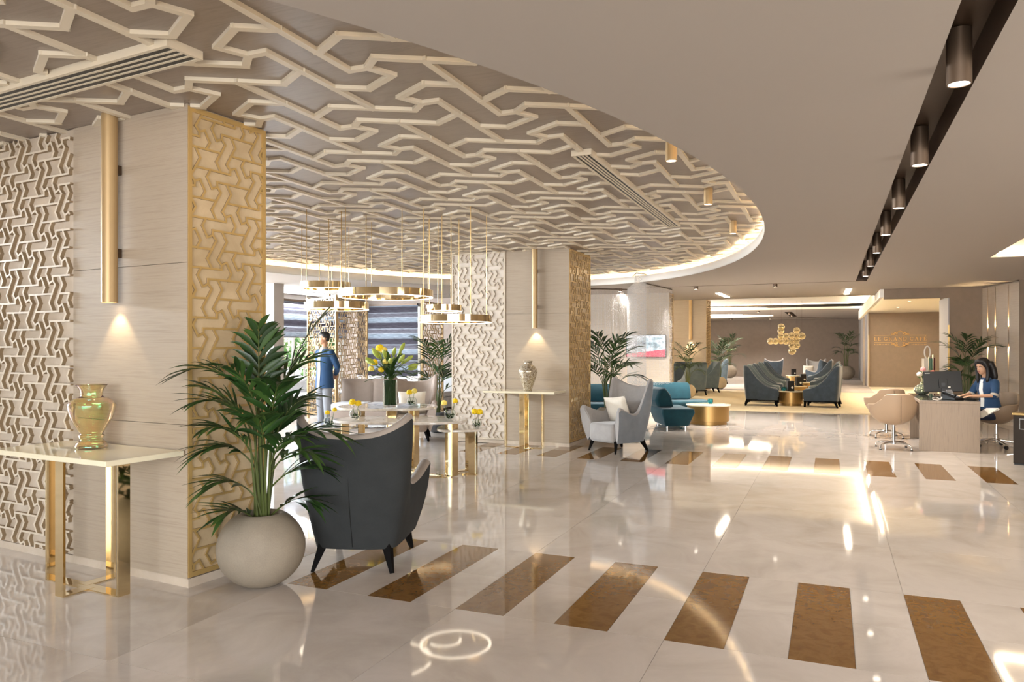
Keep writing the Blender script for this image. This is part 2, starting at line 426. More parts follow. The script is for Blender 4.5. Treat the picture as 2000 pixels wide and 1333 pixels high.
lines = fret_lines(RIB_SC, in_oval, ECX - EA, ECX + EA, max(1.4, ECY - EB), ECY + EB, RIB_ANG, RIB_OX, RIB_OY, RIB_MIR)
fret_mesh(lines, .042, ZP - ZR, (0, 0, ZP), (1, 0, 0), (0, 1, 0), (0, 0, -1)).build('fretwork', M_RIB, oval)

# ---- rear ceilings: bright coffer, lounge ceiling, cafe ceiling
mb = MB(); mb.add([(-9, 20.1, 3.22), (1.3, 20.1, 3.22), (1.3, 31.6, 3.22), (-9, 31.6, 3.22)], [(0, 1, 2, 3)])
struct('ceiling_coffer', mb, M_WHITE)
struct('trim_1', MB().box(-9, 1.0, 20.42, 20.5, ZF, 2.9).box(1.0, 1.08, 18.4, 32.2, 2.62, 2.95).box(-9, 1.4, 31, 31.05, 3.0, 3.08), M_WHITE)
struct('trim_2', MB().box(-8.9, .95, 20.25, 20.33, 2.94, 2.98).box(-8.9, 1.0, 31.13, 31.19, 3.02, 3.04).box(1.12, 1.18, 20.6, 31, 2.90, 2.93), M_LEDC)
lo = [(-9, 31.02), (1.36, 31.02), (1.36, 41.5), (-9, 41.5)]
ov2 = ell(-5.6, 36.5, 3.2, 2.2, 64); ch2 = [(-1.75, 33.0), (-1.45, 33.0), (-1.45, 38.2), (-1.75, 38.2)]
cl = struct('ceiling_lounge', plate(lo, [ov2, ch2], 3.0), M_CEIL)
mb = MB(); band(mb, ch2, 3.0, 3.15); plate(ch2, [], 3.15, mb); mb.build('channel_lining', M_BRONZE, cl)
mb = MB(); band(mb, ov2, 3.0, 3.15); mb.build('oval_rim', M_WHITE, cl)
mb = MB(); plate(ell(-5.6, 36.5, 3.5, 2.5, 64), [], 3.3, mb); mb.build('oval_lid', M_WHITE, cl)
MB().rings([[(x, y, z) for x, y in ell(-5.6, 36.5, 3.2 + d, 2.2 + d, 64)] for d, z in ((.06, 3.16), (.06, 3.18), (.1, 3.18), (.1, 3.16))], True, False, False, True).build('light_strip', M_LEDC, cl)
MB().box(-8, .4, 38.9, 38.94, 2.985, 3.0).build('channel_line', M_BRONZE, cl)
struct('ceiling_cafe', MB().box(1.3, 4.6, 18.5, 32.6, 2.88, 2.95), M_WALLW)

# ---- walls
def wbox(name, m, *b): return struct(name, MB().box(*b), m)
wl = wbox('wall_left', M_WALLW, -12.25, -12, -5, 17.5, 2.68, 3.3)
mb = MB()
for a, b_ in ((-5, 2.2), (5.5, 5.9), (9.2, 9.6), (12.7, 13.0), (16.9, 17.5)): mb.box(-12.25, -12, a, b_, 0, 2.68)
mb.build('pier', M_WALLW, wl)
wbox('wall_left_pier', M_TAUPEF, -12.0, -11.55, 16.85, 17.3, 0, 2.68)
wf = struct('wall_far', MB().box(-12.2, -11.55, 17.3, 17.55, 0, 3.3).box(-11.55, -9.9, 17.3, 17.55, 2.68, 3.3).box(-11.55, -9.9, 17.3, 17.55, 0, .1).box(-9.9, -6.6, 17.3, 17.55, 0, 3.3), M_TAUPEF)
wbox('wall_lounge_left', M_WALLW, -9.2, -9, 17.55, 41.7, 0, 3.5)
wbox('wall_back', M_BROWNW, -9, 1.5, 41.5, 41.7, 0, 3.5)
wbox('wall_lounge_right', M_WALLG, 1.30, 1.36, 32.46, 41.5, 0, 3.5)
wbox('wall_cafe_back', M_TAUPEW, 1.36, 4.6, 32.5, 32.7, 0, 3.0)
wbox('wall_cafe_right', M_TAUPEW, 4.5, 4.7, 19.8, 32.5, 0, 3.0)
struct('trim_3', MB().box(1.36, 1.39, 32.46, 32.5, 0, 2.0), M_GOLDP)
struct('trim_4', MB().box(2.30, 2.33, 18.385, 18.41, 0, 2.0), M_GOLDP)
struct('wall_cafe_front', MB().box(2.31, 2.31 + .02, 18.42, 19.86, 0, 2.6), M_WALLG)
struct('wall_front_right', MB().box(2.33, 3.05, 18.4, 19.86, 0, ZF).box(1.08, 2.33, 18.4, 18.55, 2.58, 2.9).box(2.33, 4.7, 19.7, 19.86, 0, 3.0), M_TAUPEW)
# wall_right: slatted limed oak with light grooves, then stepped plain wall
p0 = Vector((2.93, 18.4, 0)); d0 = Vector((.225, -.974, 0)).normalized(); n0 = Vector((-d0.y * -1, -d0.x, 0))
n0 = Vector((d0.y, -d0.x, 0)).normalized()
wr = sroot('wall_right')
def along(mb, s0, s1, t0, t1, z0, z1):
    a = p0 + d0 * s0; b_ = p0 + d0 * s1
    return mb.obox((a + b_) / 2 + n0 * ((t0 + t1) / 2) + Vector((0, 0, (z0 + z1) / 2)), d0 * ((s1 - s0) / 2), n0 * ((t1 - t0) / 2), Vector((0, 0, (z1 - z0) / 2)))
along(MB(), -.3, 2.2, -.3, -.10, 0, 3.2).build('backing', M_OAK2, wr)
GROOVE = []
sl = [(0, .22), (.27, .56), (.61, 1.12), (1.17, 1.58)]
for a, b_ in sl: along(MB(), a, b_, -.12, 0, .08, 2.76).build('panel', M_OAK2, wr, bevel=.004)
along(MB(), 0, 1.6, -.14, -.02, 0, .08).build('plinth', M_STONE, wr)
mbf = MB()
for (a, b_), (c_, d_) in zip(sl, sl[1:]):
    g = (b_ + c_) / 2; c0 = p0 + d0 * g + n0 * -.05
    along(MB(), b_, c_, -.09, -.03, 1.60, 1.86).build('light_fixture', M_BRONZE, wr)
    for z, dz in ((1.90, 1), (1.56, -1)):
        spot(c0 + Vector((0, 0, z)), c0 + Vector((0, 0, z + dz)) - n0 * .12, 34, 120, .8, (1, .74, .42), .012, 'groove_light')
q = p0 + d0 * 1.58
struct('wall_right_step', MB().prism([(q.x, q.y), (q.x + .18, q.y + .02), (5.2, 9.0), (5.2, -5), (5.4, -5), (5.4, 19), (q.x + .4, 19)], 0, 3.2), M_TAUPEW)
struct('wall_front_left', MB().box(-12.25, -6.2, -5.2, -5, 0, 3.3).box(-6.2, 5.4, -5.2, -5, 2.6, 3.3).box(-6.2, 5.4, -5.2, -5, 0, .2), M_WALLW)

# ---- windows: left wall and far wall
def window(name, p, ex, w, z0, z1, muls, rails=()):
    r = sroot(name, p, math.atan2(ex[1], ex[0])); f = MB()
    for a, b_, c_, d_ in ((0, .06, z0, z1), (w - .06, w, z0, z1), (.06, w - .06, z0, z0 + .07), (.06, w - .06, z1 - .07, z1)): f.box(a, b_, -.04, .04, c_, d_)
    for x in muls: f.box(x - .025, x + .025, -.03, .03, z0 + .07, z1 - .07)
    for z in rails: f.box(.06, w - .06, -.025, .025, z - .02, z + .02)
    f.build('frame', M_WALLW, r)
    xs = [.06] + list(muls) + [w - .06]
    for a, b_ in zip(xs, xs[1:]): MB().box(a, b_, -.004, .004, z0 + .05, z1 - .05).build('pane', M_PANE, r)
    return r
for i, (a, b_) in enumerate(((2.2, 5.5), (5.9, 9.2), (9.6, 12.7), (13.0, 16.9))):
    window('window_%d' % (i + 1), (-12.12, a, 0), (0, 1), b_ - a, .02, 2.68, [(b_ - a) * k / 4 for k in (1, 2, 3)])
window('window_5', (-11.55, 17.42, 0), (1, 0), 1.65, .1, 2.68, [.82], ())

# ---- columns
def column(C, rz, wood_w, fret_w, side_w, backing, fret_m, ox, oy, top=ZP, fret2=True, fdep=.030):
    r = sroot('column', (C[0], C[1], 0), rz)
    W_ = wood_w + fret_w
    MB().box(-W_, -.02, .02, side_w, 0, top).build('core', M_OAK2, r)
    MB().box(-W_, .0, .005, side_w, 0, .055).build('plinth', M_STONE, r)
    for z0, z1 in ((.055, 1.02), (1.02, 2.04), (2.04, top)):
        MB().box(-wood_w, -.003, 0, .025, z0 + .0015, z1 - .0015).build('wood_panel', M_OAK, r)
    if fret_w:
        MB().box(-W_, -wood_w, .005, .025, .06, top - .005).build('backing_panel', backing, r)
        fret_panel('fretwork', r, (-W_, .006, .06), (1, 0, 0), (0, 0, 1), (0, -1, 0), fret_w, top - .065, .125, .013, fdep, fret_m, ox, oy)
        if fret2: frame_panel('panel_frame', r, (-W_, .006, .06), (1, 0, 0), (0, 0, 1), (0, -1, 0), fret_w, top - .065, .022, .02, fret_m)
    MB().box(-.02, -.012, .02, side_w - .005, .06, top - .005).build('side_backing_panel', M_STONEG, r)
    h = top - .075
    fret_panel('side_fretwork', r, (-.012, .006, .065), (0, 1, 0), (0, 0, 1), (1, 0, 0), side_w - .01, h, .125, .0135, .011, M_GOLDP, side_w * .62, h * .83)
    frame_panel('side_frame', r, (-.014, .004, .062), (0, 1, 0), (0, 0, 1), (1, 0, 0), side_w - .004, h, .03, .014, M_GOLDP)
    return r
col1 = column((-3.70, 3.56), A1, 1.165, 2.25, .646, M_STONE, M_FRETC, 2.05, 2.72, ZP, False)
col2 = column((-3.65, 10.9), 0, 1.06, .94, 1.1, M_STONEW, M_FRETC, .40, .9, ZP, True, .019)
col3 = column((-3.93, 26.5), 0, 2.6, 0, 1.0, M_STONE, M_FRETC, 0, 0, 3.21)
# television wall: oak front with gold side
tvw = column((-3.44, 17.55), 0, 3.16, 0, .5, M_STONE, M_FRETC, 0, 0, ZF)
# grey wall end behind the first column
struct('wall_end', MB().box(-10.56, -10.2, 12.0, 12.3, 0, ZF), M_WALLG)
struct('door_1', MB().box(1.18, 1.26, 32.9, 33.2, 0, 2.75), M_OAK2)
# ================================================================ LIGHT FITTINGS
def can_light(loc, r, h, m, label, group, power, angle=70):
    t = thing('ceiling_spotlight', label, 'spotlight', loc, 0, group)
    MB().lathe([(r * .84, .006), (r * .86, 0), (r, .0), (r, h)], 24, cap0=False).build('housing', m, t, smooth=True)
    MB().lathe([(r * .84, .003), (.001, .003)], 24, cap0=False, cap1=False).build('lens', M_LAMP, t)
    spot((0, 0, -.01), (0, 0, -1), power, angle, .7, NEUT, r * .7, 'spot_light', t)
    return t
ORD = ['nearest', 'second', 'third', 'fourth', 'fifth', 'sixth', 'seventh']
for k in range(7):
    can_light((.545, 4.0 + 1.67 * k, 2.715), .053, .25, M_BRONZEL, 'bronze spotlight in the dark ceiling channel, %s from the camera' % ORD[k], 'spotlights in the dark channel', SPOT_W * (.7, .8, 1.0, 1.6, 2.6, 3.8, 4.6)[k], (70, 70, 80, 95, 110, 115, 115)[k])
for k, y in enumerate((5.58, 7.4, 9.4)):
    can_light((-1.08, y, 2.88), .042, .17, M_SATIN, 'gold cylinder spotlight near the oval ceiling rim, %s from the camera' % ORD[k], 'gold spotlights under the oval', SPOT_W * .6)
for px, py, w in ((1355, 564, 'left of centre'), (1511, 558, 'right of centre above the lounge entrance'), (1210, 570, 'behind the bead curtain')):
    p = G(px, py, 2.73); can_light((p.x, 16.02, 2.735), .045, .165, M_BRONZEL, 'small bronze spotlight on the thin channel, ' + w, 'spotlights on the thin channel', SPOT_W * 8, 120)
can_light((-11.03, 14.9, 2.735), .05, .165, M_BRONZEL, 'bronze spotlight under the ceiling track before the left window blind', None, SPOT_W * .4)
for k, (x, y) in enumerate(((-1.6, 34.2), (-1.6, 36.4))):
    can_light((x, y, 2.93), .07, .2, M_BRONZEL, 'spotlight in the short dark channel of the lounge ceiling, %s one' % ('front', 'rear')[k], 'lounge channel spotlights', SPOT_W * 5)
for k, (px, py) in enumerate(((1428, 625), (1504, 624), (1481, 611))):
    p = G(px, py, 2.95); can_light((p.x, p.y, 2.95), .07, .06, M_BRONZEL, 'small lounge ceiling spotlight, ' + ('left one on the rear line', 'right one on the rear line', 'one in front of the bright oval recess')[k], 'lounge ceiling spotlights', SPOT_W * 7, 110)
for k, (px, py) in enumerate(((1776, 589), (1754, 601))):
    p = G(px, py, 2.87); can_light((p.x, p.y, 2.87), .06, .02, M_WALLW, 'recessed white downlight in the sign alcove ceiling, %s one' % ('front', 'rear')[k], 'alcove downlights', SPOT_W * 1.7, 120)
# short light bars on the ceiling before the coffer
for k, (a, b_) in enumerate((((1402, 573), (1421, 581)), ((1658, 565), (1653, 575)))):
    p, q = G(*a, ZF - .01), G(*b_, ZF - .01)
    t = thing('light_bar', 'short glowing light bar flush with the ceiling, %s one before the bright coffer' % ('left', 'right')[k], 'ceiling light', p, 0, 'ceiling light bars')
    d = (q - p); L = d.length; d.normalize(); n = Vector((-d.y, d.x, 0))
    MB().obox(d * L / 2, d * L / 2, n * .05, Vector((0, 0, .006))).build('diffuser', M_BAR, t)
    MB().obox(d * L / 2 + Vector((0, 0, .008)), d * (L / 2 + .02), n * .065, Vector((0, 0, .003))).build('trim', M_WALLW, t)

# tube wall lights with a scallop of light below
def tube_light(loc, r, top, label, power):
    t = thing('tube_wall_light', label, 'wall light', loc)
    MB().lathe([(r * .86, .02), (r * .9, 0), (r, 0), (r, top - loc[2])], 32, cap0=False).build('tube', M_SATIN, t, smooth=True)
    MB().lathe([(r * .86, .02), (.001, .02)], 24, cap0=False, cap1=False).build('lens', M_LAMP, t)
    for z in (.3, .85): MB().box(-.02, .02, r * .7, .074, z, z + .06).build('bracket', M_BRONZE, t)
    spot((0, 0, -.005), (0, .10, -1), power, 80, .35, (1, .80, .5), .02, 'spot_light', t)
    return t
def face1(u, w, z=0):                    # a point of the turned front column's own frame
    return (-3.70 + u * math.cos(A1) - w * math.sin(A1), 3.56 + u * math.sin(A1) + w * math.cos(A1), z)
tl = tube_light(face1(-.655, -.078, 1.80), .05, ZP, 'long satin gold tube light on the front column, above the glass vase', 5.5); tl.rotation_euler.z = A1
tube_light((-4.185, 10.82, 1.81), .043, ZP, 'long satin gold tube light on the second column, above the mosaic vase', 8)
tube_light((-4.45, 26.41, 1.80), .06, 3.21, 'satin gold tube light on the far oak column behind the small palm', 24)

# linear air vents of the fretted ceiling
def vent(loc, rz, L, w, label):
    t = thing('air_vent', label, 'air vent', loc, rz); fr = .022
    MB().box(0, L, 0, fr, -.044, 0).box(0, L, w - fr, w, -.044, 0).box(0, fr, fr, w - fr, -.044, 0).box(L - fr, L, fr, w - fr, -.044, 0).build('frame', M_RIB, t)
    MB().box(.005, L - .005, .005, w - .005, -.0405, .0).build('backing', M_BLACK, t)
    n = 4; iw = w - 2 * fr; st = iw / n
    for k in range(1, n): MB().box(fr, L - fr, fr + st * k - .0075, fr + st * k + .0075, -.0435, -.0405).build('slat', M_RIB, t)
    return t
p = face1(.745, -.725)
vent((-2.93, 2.80, ZP), PI + A1, 2.6, .19, 'long cream linear air vent in front of the first column') if False else None
q0 = face1(.76, -.735); vv = vent((q0[0], q0[1], ZP), A1, .001 + 2.6, .215, 'long cream linear air vent above the front console table')
vv.location = face1(.76 - 2.6, -.735, ZP)
vent((-1.69, 5.57, ZP), PI / 2, 3.75, .16, 'long cream linear air vent running beside the oval rim')

# ring pendants
def ring(px, D, r, zb, h, label, power):
    c = AT(px, D); t = thing('ring_pendant', label, 'pendant light', (c.x, c.y, zb), TH, 'brass ring pendants')
    n = 72; cr = lambda rr, z: [(rr * math.cos(2 * PI * i / n), rr * math.sin(2 * PI * i / n), z) for i in range(n)]
    MB().rings([cr(r, .006), cr(r, h), cr(r - .032, h), cr(r - .032, .006)], True, False, False).build('band', M_BRASS, t, smooth=True)
    MB().rings([cr(r - .002, .007), cr(r - .002, 0), cr(r - .030, 0), cr(r - .030, .007)], True, False, False).build('diffuser', M_RING, t, smooth=True)
    for k in range(4):
        a = .5 + k * PI / 2; x, y = (r - .016) * math.cos(a), (r - .016) * math.sin(a)
        MB().tube([(x, y, h - .01), (x, y, ZP - zb)], .004, 6).build('rod', M_BRASSD, t)
    return t
ring(754, 8.7, .54, 2.085, .085, 'largest brass ring pendant, in the middle of the cluster', 0)
ring(658, 8.5, .355, 1.935, .08, 'brass ring pendant hanging lowest on the left side of the cluster', 0)
ring(636, 9.4, .31, 2.235, .085, 'brass ring pendant hanging highest, behind the left side of the cluster', 0)
ring(868, 8.9, .205, 1.935, .075, 'smallest brass ring pendant, on the right before the pale column', 0)
ring(890, 8.4, .40, 1.785, .08, 'brass ring pendant hanging lowest on the right, before the pale column', 0)

# ================================================================ CONSOLES AND VASES
def console(loc, rz, label, rx=.36, ry=.19):
    t = thing('console_table', label, 'console table', loc, rz)
    MB().box(-.575, .575, -.26, .26, .83, .862).build('top', M_CREAMTOP, t, bevel=.004)
    for k, (x, y, wx, wy) in enumerate(((-rx, 0, .008, .04), (rx, 0, .008, .04), (.04, -ry, .04, .008), (-.04, ry, .04, .008))):
        MB().box(x - wx, x + wx, y - wy, y + wy, 0, .83).build('leg', M_BRASS, t, bevel=.001)
    MB().box(-rx, rx, -.04, .04, 0, .008).build('base_strip', M_BRASS, t)
    MB().box(.0, .08, -ry, 0, 0.001, .009).box(-.08, 0, 0, ry, 0.001, .009).build('base_strip', M_BRASS, t)
    return t
console(face1(-.59, -.275, 0), A1, 'cream topped brass console table by the front column, carrying the glass vase')
console((-4.265, 10.59, 0), 0, 'cream topped brass console table by the second column, carrying the mosaic vase', .30, .19)
M_IRID = glass('iridescent_amber_glass', 'fcf2cf', .02, 1.45, 1.0)
P(M_IRID).inputs['Thin Film Thickness'].default_value = 520; P(M_IRID).inputs['Thin Film IOR'].default_value = 1.8
def vase(loc, prof, m, label, name='glass_vase', cat='vase', wall=.006):
    t = thing(name, label, cat, loc)
    inner = [(max(r - wall, .004), z + (wall if i == 0 else 0)) for i, (r, z) in enumerate(prof)]
    MB().lathe(prof + [(inner[-1][0], inner[-1][1])] + inner[::-1][1:], 48).build('body', m, t, smooth=True)
    return t
def smooth_prof(pts, k=5):
    out = []
    for i in range(len(pts) - 1):
        p0_, p1, p2, p3 = pts[max(i - 1, 0)], pts[i], pts[i + 1], pts[min(i + 2, len(pts) - 1)]
        for j in range(k):
            t = j / k
            out.append(tuple(.5 * (2 * p1[c] + (p2[c] - p0_[c]) * t + (2 * p0_[c] - 5 * p1[c] + 4 * p2[c] - p3[c]) * t * t + (3 * p1[c] - p0_[c] - 3 * p2[c] + p3[c]) * t ** 3) for c in (0, 1)))
    return out + [pts[-1]]
V1 = smooth_prof([(.088, 0), (.097, .012), (.085, .035), (.066, .052), (.072, .066), (.075, .08), (.066, .092), (.082, .12), (.120, .19), (.139, .26), (.137, .285), (.105, .315), (.070, .328), (.064, .345), (.071, .375), (.090, .402), (.097, .408)], 4)
vase(face1(-.655, -.20, .862), V1, M_IRID, 'iridescent amber glass vase on the front console table')
M_MOSAIC = mat('pearl_mosaic', 'd8cdb8', .22, .55)
_v = nd(M_MOSAIC, 'ShaderNodeTexVoronoi'); _v.inputs['Scale'].default_value = 70; _v.feature = 'DISTANCE_TO_EDGE'
_v2 = nd(M_MOSAIC, 'ShaderNodeTexVoronoi'); _v2.inputs['Scale'].default_value = 70
_co = coords(M_MOSAIC); lk(M_MOSAIC, _co, _v.inputs['Vector']); lk(M_MOSAIC, _co, _v2.inputs['Vector'])
_mx = nd(M_MOSAIC, 'ShaderNodeMix'); _mx.data_type = 'RGBA'
_sm = nd(M_MOSAIC, 'ShaderNodeMath'); _sm.operation = 'LESS_THAN'; _sm.inputs[1].default_value = .08; lk(M_MOSAIC, _v.outputs[0], _sm.inputs[0])
lk(M_MOSAIC, _sm.outputs[0], _mx.inputs['Factor'])
_sep = nd(M_MOSAIC, 'ShaderNodeSeparateColor'); lk(M_MOSAIC, _v2.outputs['Color'], _sep.inputs[0])
lk(M_MOSAIC, ramp(M_MOSAIC, _sep.outputs[0], [(0, 'b9a78a'), (.5, 'ded3bd'), (1, 'f2ecdf')]), _mx.inputs['A']); _mx.inputs['B'].default_value = lin('7d6c50')
colour(M_MOSAIC, _mx.outputs['Result'])
V2 = smooth_prof([(.058, 0), (.062, .01), (.075, .06), (.115, .17), (.142, .27), (.140, .31), (.110, .365), (.072, .392), (.060, .41), (.064, .43), (.074, .45)], 4)
vase((-4.21, 10.60, .862), V2, M_MOSAIC, 'pearl mosaic vase on the second console table', 'mosaic_vase')

# ================================================================ NESTED MARBLE TABLES
def pebble(a, b_, n=64, ex=2.7, skew=.12):
    o = []
    for i in range(n):
        t = 2 * PI * i / n; c, s_ = math.cos(t), math.sin(t)
        x = a * math.copysign(abs(c) ** (2 / ex), c); y = b_ * math.copysign(abs(s_) ** (2 / ex), s_)
        o.append((x, y * (1 + skew * x / a)))
    return o
def nest_table(loc, rz, a, b_, h, legs, label, skew=.12):
    t = thing('marble_table', label, 'table', loc, rz, 'nested marble tables')
    MB().prism(pebble(a, b_, skew=skew), h - .03, h).build('top', M_MARBLETOP, t, bevel=.008, smooth=False)
    for (x, y, ang, w) in legs:        # folded brass plates
        mb = MB(); M = Matrix.Translation((x, y, 0)) @ Matrix.Rotation(ang, 4, 'Z')
        mb.box(-w, 0.004, -.006, .006, .01, h - .03, M)
        mb.box(-.006, .006, 0.004, w, .01, h - .03, M)
        mb.build('leg', M_BRASS, t)
    mb = MB(); pts = [(x, y) for x, y, *_r in legs]
    for p, q in zip(pts, pts[1:] + pts[:1] if len(pts) > 2 else pts[1:]):
        d = Vector((q[0] - p[0], q[1] - p[1], 0)); L = d.length; d.normalize()
        mb.obox(Vector((p[0] + q[0], p[1] + q[1], 0)) / 2 + Vector((0, 0, .006)), d * L / 2, Vector((-d.y, d.x, 0)) * .035, Vector((0, 0, .006)))
    mb.build('base_strip', M_BRASS, t)
    return t
TB = AT(783, 9.0); nest_table((TB.x, TB.y, 0), TH, .795, .42, .66, [(.62, -.22, -.75, .10), (-.60, -.10, .8, .10), (.0, .27, 2.4, .10)], 'middle height white marble table with brass legs behind the charcoal chair')
TA = AT(758, 9.72); nest_table((TA.x, TA.y, 0), TH, .63, .46, .76, [(.36, -.25, -.75, .09), (-.26, -.23, .8, .09), (.0, .32, 2.4, .09)], 'tallest white marble table with brass legs, carrying the lily vase', -.1)
TR = AT(903, 9.12); nest_table((TR.x, TR.y, 0), TH, .30, .33, .55, [(.16, -.17, -.3, .08), (.1, .2, 1.3, .08), (-.2, .0, 3.4, .08)], 'lowest white marble table on the right of the nested group', -.15)
TL = AT(636, 9.3); nest_table((TL.x, TL.y, 0), TH, .36, .33, .55, [(.16, -.17, -.9, .08), (.1, .2, 1.3, .08), (-.2, .0, 3.4, .08)], 'lowest white marble table on the left of the nested group', .15)

# glass globes with yellow flowers
M_YEL = mat('yellow_petals', 'f2cf08', .6); M_YEL2 = mat('pale_yellow_petals', 'f5df72', .6)
M_GREENS = mat('moss_green', '2f4724', .7); M_STEMG = mat('flower_stem', '4d6a2a', .5)
M_THIN = mat('thin_glass', 'f4f8f6', .02, 0, 1.1, Transmission_Weight=1.0)
def bloom(mb, c, r, rnd, n=34):
    mb.ball(c, r * .72, 10, 8)
    for k in range(n):
        z = 1 - 1.55 * (k + .5) / n; a = k * 2.39996; s_ = math.sqrt(max(0, 1 - z * z)); d = Vector((s_ * math.cos(a), s_ * math.sin(a), z))
        u = d.orthogonal().normalized(); w = d.cross(u); ce = Vector(c) + d * r * .80; q = r * .42
        tip = ce + d * r * .22
        mb.add([ce - u * q, ce + w * q, ce + u * q, ce - w * q, tip], [(0, 1, 4), (1, 2, 4), (2, 3, 4), (3, 0, 4)])
def flower_globe(loc, r, heads, label, seed):
    rnd = random.Random(seed); t = thing('flower_globe', label, 'flower vase', loc, 0, 'glass globes of yellow flowers')
    pr = [(r * math.sin(a), r * .92 - r * math.cos(a) * .92) for a in [.25 + (2.45 - .25) * i / 14 for i in range(15)]]
    MB().lathe(pr + [(q - .003, z) for q, z in pr[::-1]], 24).build('bowl', M_THIN, t, smooth=True)
    mb = MB()
    for k in range(46):
        a = rnd.uniform(0, 2 * PI); rr = r * .74 * math.sqrt(rnd.random()); z = rnd.uniform(.015, r * .95)
        k2 = math.sqrt(max(.05, 1 - ((z - r * .9) / r) ** 2)); p = Vector((rr * k2 * math.cos(a), rr * k2 * math.sin(a), z)); d = Vector((rnd.uniform(-1, 1), rnd.uniform(-1, 1), rnd.uniform(-.2, 1))).normalized() * r * .22
        u = d.orthogonal().normalized() * r * .09; mb.add([p - d, p + u, p + d, p - u], [(0, 1, 2, 3)])
    o = mb.build('greenery', M_GREENS, t); o['kind'] = 'stuff'
    for (x, y, z, hr) in heads:
        MB().tube([(x * .3, y * .3, .03), (x * .7, y * .7, z * .6), (x, y, z)], .003, 5).build('stem', M_STEMG, t)
        mb = MB(); bloom(mb, (x, y, z), hr, rnd); mb.build('bloom', M_YEL if rnd.random() < .6 else M_YEL2, t)
    return t
def on(px, D, z): v = AT(px, D); return (v.x, v.y, z)
def hd(*hs): return [(a * math.cos(TH), a * math.sin(TH) + .01, z, r) for a, z, r in hs]
flower_globe(on(643, 9.2, .55), .07, hd((-.03, .165, .033), (.06, .20, .03)), 'glass globe with two yellow flowers on the low left marble table', 1)
flower_globe(on(694, 8.95, .66), .07, hd((-.04, .20, .042), (.03, .185, .04)), 'glass globe with two yellow flowers on the middle marble table, left of the lily vase', 2)
flower_globe(on(804, 9.75, .76), .065, hd((-.035, .17, .04), (.03, .185, .04)), 'glass globe with yellow flowers on the tallest marble table', 3)
flower_globe(on(879, 8.95, .66), .07, hd((-.075, .19, .038), (.055, .215, .034)), 'glass globe with two spread yellow flowers on the middle marble table, at its right end', 4)
flower_globe(on(931, 9.05, .55), .062, hd((-.03, .19, .04), (.03, .185, .042)), 'glass globe with two yellow flowers on the low right marble table', 5)

# lily arrangement
def lilies(loc, label):
    rnd = random.Random(9); t = thing('lily_vase', label, 'flower vase', loc)
    MB().lathe([(.088, 0), (.09, .004), (.09, .34), (.086, .34), (.086, .02), (.001, .02)], 40).build('cylinder_vase', M_THIN, t, smooth=True)
    mb = MB()
    for k in range(40):
        a = k * 2.4; rr = .07 * math.sqrt(rnd.random()); b2 = a + rnd.uniform(.3, 1.2); r2 = .075 * math.sqrt(rnd.random())
        mb.tube([(rr * math.cos(a), rr * math.sin(a), .025), (r2 * math.cos(b2), r2 * math.sin(b2), .34)], .007, 5)
    mb.build('stems', M_GREENS, t)
    mgr = M_LEAF2; mbud = mat('lily_bud', '9fae4a', .45)
    for k in range(46):                                    # leaves
        a = k * 2.4 + rnd.uniform(-.3, .3); el = rnd.uniform(.15, 1.2); L = rnd.uniform(.22, .36); z0 = rnd.uniform(.33, .52)
        d = Vector((math.cos(a) * math.cos(el), math.sin(a) * math.cos(el), math.sin(el))); s_ = d.cross(Vector((0, 0, 1))).normalized()
        R = []
        for i in range(6):
            u = i / 5; c = Vector((d.x * .05, d.y * .05, z0)) + d * L * u + Vector((0, 0, -.10 * u * u)); w = .028 * math.sin(PI * min(1, u * .93 + .07)) + .002
            R.append([c - s_ * w, c + Vector((0, 0, -.006)), c + s_ * w])
        MB().rings(R, False, False, False).build('leaf', mgr, t, smooth=True)
    for k in range(17):                                    # buds
        a = k * 2.4 + .7; el = rnd.uniform(.05, 1.1); L = rnd.uniform(.13, .18); base = Vector((math.cos(a) * .22 * math.cos(el), math.sin(a) * .22 * math.cos(el), .44 + .22 * math.sin(el) + rnd.uniform(0, .06)))
        d = Vector((math.cos(a) * math.cos(el), math.sin(a) * math.cos(el), math.sin(el) + .15)).normalized()
        pts = [base + d * L * u for u in (0, .12, .35, .65, .88, 1)]
        MB().tube([(0, 0, .33), base * .6 + Vector((0, 0, .14)), base], .004, 5).build('bud_stem', M_STEMG, t)
        MB().tube(pts, [.006, .015, .025, .028, .017, .004], 8).build('bud', mbud, t, smooth=True)
    for k, (x, z, r) in enumerate(((-.11, .74, .065), (-.06, .71, .06), (-.02, .64, .055), (-.035, .57, .05), (-.18, .56, .055), (-.22, .48, .05), (-.09, .47, .05))):
        c = Vector((x * math.cos(TH), x * math.sin(TH) - .04, z)); mb = MB(); bloom(mb, c, r * .85, rnd, 40)
        MB().tube([(0, 0, .34), c * .6 + Vector((0, 0, .12)), c], .0035, 5).build('stem', M_STEMG, t)
        mb.build('bloom', M_YEL2 if k % 2 else M_YEL, t)
    return t
lilies(on(762, 9.60, .76), 'tall glass cylinder of yellow lilies and green buds on the tallest marble table')
